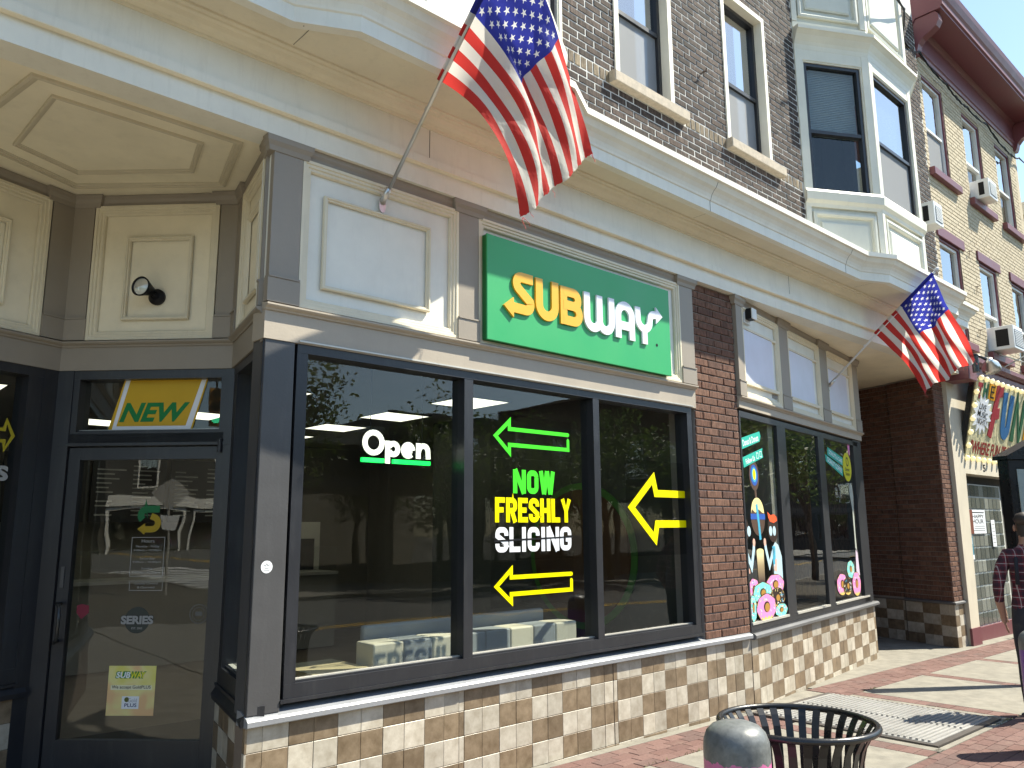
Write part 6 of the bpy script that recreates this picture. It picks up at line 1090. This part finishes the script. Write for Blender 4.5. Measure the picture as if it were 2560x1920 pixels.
def tree(x, y, h, cr, lab, seed, nl=2600):
    rg = random.Random(seed); z0 = gz(x) - 0.1; t = thing('street_tree', (x, y, z0), lab, 'tree', 'street trees across the road'); m = MB(); tips = []
    top = Vector((x + rg.uniform(-.3, .3), y + rg.uniform(-.3, .3), z0 + h * 0.55)); base = Vector((x, y, z0)); m.tube([base, base.lerp(top, 0.5) + Vector((rg.uniform(-.1, .1), 0, 0)), top], [0.16, 0.12, 0.09], 9)
    for k in range(9):
        a = 2.4 * k + rg.random(); s = base.lerp(top, rg.uniform(0.55, 1.0)); e_ = s + Vector((math.cos(a) * cr * rg.uniform(.4, .8), math.sin(a) * cr * rg.uniform(.4, .8), h * rg.uniform(0.10, 0.40))); m.tube([s, s.lerp(e_, .5) + Vector((0, 0, .15)), e_], [0.06, 0.04, 0.012], 6); tips += [e_, s.lerp(e_, .6)]
    m.build('trunk', M_BARK, t, True); cl = [p + Vector((rg.gauss(0, .35), rg.gauss(0, .35), rg.gauss(0, .35))) for p in tips for _ in range(3)] + [top + Vector((rg.gauss(0, cr * .4), rg.gauss(0, cr * .4), h * .25 + rg.gauss(0, h * .1))) for _ in range(14)]
    lv = MB()
    for k in range(nl):
        c = rg.choice(cl); p = c + Vector((rg.gauss(0, .34), rg.gauss(0, .34), rg.gauss(0, .26))); a = Vector((rg.uniform(-1, 1), rg.uniform(-1, 1), rg.uniform(-.6, .6))).normalized() * rg.uniform(.07, .13); b = a.cross(Vector((rg.uniform(-1, 1), rg.uniform(-1, 1), rg.uniform(-1, 1)))).normalized() * rg.uniform(.035, .06)
        lv.add([p - a, p + b, p + a, p - b], [(0, 1, 2, 3)])
    lv.build('crown', M_LEAF, t)
for k, (x, y, h, cr, lb) in enumerate([(10.2, -16.0, 7.6, 1.7, 'leafy street tree mirrored at the left of the large shop window'), (16.6, -16.4, 6.4, 1.8, 'leafy street tree mirrored above the Open sign'), (20.0, -16.1, 6.0, 1.8, 'leafy street tree mirrored behind the lime arrow'), (24.2, -16.4, 6.9, 2.0, 'leafy street tree mirrored right of the lime arrow'), (28.5, -16.2, 6.6, 2.0, 'leafy street tree mirrored above the big yellow arrow'), (36.0, -16.4, 7.2, 2.2, 'leafy street tree mirrored in the left doughnut pane'), (43.5, -16.2, 7.0, 2.2, 'leafy street tree mirrored in the middle doughnut pane'), (53.0, -16.4, 7.4, 2.4, 'leafy street tree mirrored in tan building window'), (18.2, -3.7, 6.6, 1.7, 'near-side street tree mirrored in the doughnut shop glass'), (25.5, -3.9, 7.0, 1.9, 'near-side street tree farther along, mirrored in the doughnut shop glass'), (34, -3.9, 7.0, 2.0, 'third near-side street tree, farthest along the pavement')]): tree(x, y, h, cr, lb, 40 + k)
def block(x0, x1, y, h, mat, lab, rows, cols, shop, face=1, fr=None, trim=None):
    f = fr or Fr(x1, y, 180); w_ = x1 - x0; t = thing('street_building', f.p(w_ / 2, -4, -0.4), lab, 'building', 'buildings across the road'); m = MB(); m.box(f, 0, w_, -8, 0, -0.6, h); m.build('wall', mat, t); m = MB(); m.sweep([f.p(0, 0, 0)[:2], f.p(w_, 0, 0)[:2]], [(-0.05, h - 0.5), (0.06, h - 0.5), (0.12, h - 0.3), (0.3, h - 0.1), (0.3, h + 0.1), (-0.05, h + 0.12)]); m.build('cornice', trim or M_WFR, t)
    for r in range(rows):
        for c in range(cols):
            s = w_ * (c + 0.5) / cols; z = 3.9 + r * 2.9; m = MB(); ring(m, f, s - 0.55, s + 0.55, z, z + 1.8, [(0, -0.02), (0, 0.06), (0.10, 0.06), (0.10, -0.02)]); wd_ = m.build('window', trim or M_WFR, t); g = MB(); g.box(f, s - 0.46, s + 0.46, 0.0, 0.02, z + 0.09, z + 1.71); g.build('pane', M_GLASSU, wd_)
    n = max(2, int(w_ / 3.2))
    for c in range(n):
        s0, s1 = w_ * c / n + 0.2, w_ * (c + 1) / n - 0.2; m = MB(); ring(m, f, s0, s1, 0.4, 2.9, [(0, -0.02), (0, 0.08), (0.12, 0.08), (0.12, -0.02)]); wd_ = m.build('shop_window', shop, t); g = MB(); g.box(f, s0 + 0.1, s1 - 0.1, 0.0, 0.02, 0.5, 2.8); g.build('pane', M_GLASSU, wd_)
    m = MB(); m.box(f, 0.1, w_ - 0.1, 0, 0.18, 2.95, 3.45); m.build('sign_board', shop, t)
M_RED = brickmat('red_brick_far', [(0.12, 0.06, 0.045), (0.10, 0.05, 0.04)], (0.8, 1.2)); M_GREY = paint('grey_render', (0.11, 0.105, 0.095), 0.9); M_OLIVE = paint('dark_olive_render', (0.06, 0.057, 0.047), 0.9)
block(-6, 7.5, -19.2, 7.5, M_RED, 'red brick block facing the shops from across the road', 1, 4, M_OLIVE); block(7.6, 15.5, -19.4, 5.0, M_OLIVE, 'low dark block facing the large shop window', 0, 3, M_GREY); block(15.6, 28, -19.0, 5.6, M_GREY, 'grey block behind the street trees', 1, 5, M_OLIVE, trim=M_GREY); block(28.1, 44, -19.4, 7.8, M_RED, 'tall red block behind the farther street trees', 1, 5, M_OLIVE); block(44.1, 70, -19.1, 7.0, M_OLIVE, 'long dark block at the far end of the road', 1, 7, M_GREY)
block(0, 12, 0, 6.8, M_OLIVE, 'dark corner block with cream frames mirrored in the shop door', 1, 3, M_WFR, fr=Fr(-37, -21, 90)); block(0, 10, 0, 7.2, M_GREY, 'grey block mirrored beside the corner block', 1, 3, M_OLIVE, fr=Fr(-39, -8.6, 90)); block(-22, -7, 3.0, 9.0, M_RED, 'red block on the near side, left of the sandwich shop', 2, 5, M_OLIVE, fr=Fr(-22, 0.6, 0))
block(0, 34, 0, 13, M_OLIVE, 'added dark block closing the far end of the road', 2, 9, M_GREY, fr=Fr(82, 12, -90))  # added block, out of view, darkens what the doughnut panes reflect
# wooded hill
hl = MB(); rg = random.Random(9); vs = []; nx, ny = 40, 14
for j in range(ny + 1):
    for i in range(nx + 1):
        u, v = i / nx, j / ny; vs.append((-120 + 320 * u, -60 - 120 * v, -4 + 26 * math.sin(math.pi * min(v * 1.1, 1)) * (0.75 + 0.25 * math.sin(u * 9)) + rg.uniform(-1, 1)))
hl.add(vs, [(j * (nx + 1) + i, (j + 1) * (nx + 1) + i, (j + 1) * (nx + 1) + i + 1, j * (nx + 1) + i + 1) for j in range(ny) for i in range(nx)]); hl.build('hill', paint('wooded_hill', (0.05, 0.075, 0.03), 0.95, var=0.5, scale=0.6, streak=False), None, True, kind='structure')
# traffic signals
def signal(x, y, z, yaw, lab):
    f = Fr(x, y, yaw); t = thing('traffic_light', (x, y, z), lab, 'traffic light', 'traffic lights over the crossing'); V_AM = vin('amber_housing', (0.42, 0.20, 0.03)); m = MB(); m.box(f, -0.16, 0.16, -0.2, 0.0, z, z + 1.0); m.build('housing', V_AM, t)
    for k, mt in enumerate((glow('signal_green', (0.05, 0.9, 0.45), 2.5, (0, 0.4, 0.2)) if 'signal_green' not in bpy.data.materials else bpy.data.materials['signal_green'], V_BLK, V_BLK)):
        zc = z + 0.17 + k * 0.33; m = MB(); m.poly(f, ell(0, zc, 0.11, 0.11, 20), 0.0, 0.02); m.build('lens', mt, t); m = MB(); vs = []; n = 14
        for q in range(n + 1): a = math.pi * q / n; vs += [f.p(0.14 * math.cos(a), 0.0, zc + 0.14 * math.sin(a)), f.p(0.14 * math.cos(a), 0.2, zc + 0.14 * math.sin(a))]
        m.add(vs, [(2 * q, 2 * q + 1, 2 * q + 3, 2 * q + 2) for q in range(n)]); m.build('visor', V_AM, t)
    m = MB(); m.tube([(x, y, z + 1.0), (x, y, z + 1.6)], 0.03, 8); m.build('hanger', M_BIN, t)
signal(-14.1, -2.8, 4.5, 104, 'amber traffic light showing green, mirrored left of the NEW sign'); signal(-14.4, -5.45, 4.5, 104, 'amber traffic light showing green, mirrored right of the NEW sign')
t = thing('mast_pole', (-14.0, 0.2, 0.1), 'grey mast and arm carrying the traffic lights', 'pole'); m = MB(); m.tube([(-14.0, 0.2, 0.1), (-14.0, 0.2, 6.3)], 0.10, 10); m.build('pole', M_POST, t, True); m = MB(); m.tube([(-14.0, 0.2, 6.2), (-14.1, -2.8, 6.15), (-14.4, -5.6, 6.05)], 0.06, 8); m.build('arm', M_POST, t, True)
for k in range(4):
    x = -24 + k * 0.3; y = -15.8 - k * 1.3; t = thing('planter', (x, y, 0.3), 'white flower planter mirrored in the door glass, %s of four' % ('first', 'second', 'third', 'last')[k], 'planter', 'planters across the road'); m = MB(); m.lathe((x, y, 0.3), [(0, 0), (0.28, 0), (0.38, 0.6), (0.33, 0.6), (0.3, 0.5), (0, 0.5)], 16); m.build('tub', M_VINYL, t, True); m = MB(); rg = random.Random(k)
    for q in range(120): p = Vector((x + rg.gauss(0, .2), y + rg.gauss(0, .2), 1.0 + rg.uniform(-.1, .25))); a = Vector((rg.uniform(-1, 1), rg.uniform(-1, 1), rg.uniform(-1, 1))) * .06; b = a.orthogonal().normalized() * .05; m.add([p - a, p + b, p + a, p - b], [(0, 1, 2, 3)], q % 2)
    m.build('flowers', [M_LEAF, V_PINK], t)
t = thing('warning_sign', (-11.4, -3.4, 0.15), 'grey back of a diamond road sign on a post, mirrored in the door', 'road sign'); DF = Fr(-11.4, -3.4, 104); m = MB(); m.poly(DF, [(0, 2.1), (0.38, 2.48), (0, 2.86), (-0.38, 2.48)], 0.0, 0.006); m.build('plate', M_STRIP, t); m = MB(); m.tube([DF.p(0, -0.03, 0.15), DF.p(0, -0.03, 2.8)], 0.03, 8); m.build('post', M_STRIP, t); m = MB(); m.box(DF, -0.16, 0.16, 0.0, 0.006, 1.72, 2.02); m.build('plate', M_VINYL, t)
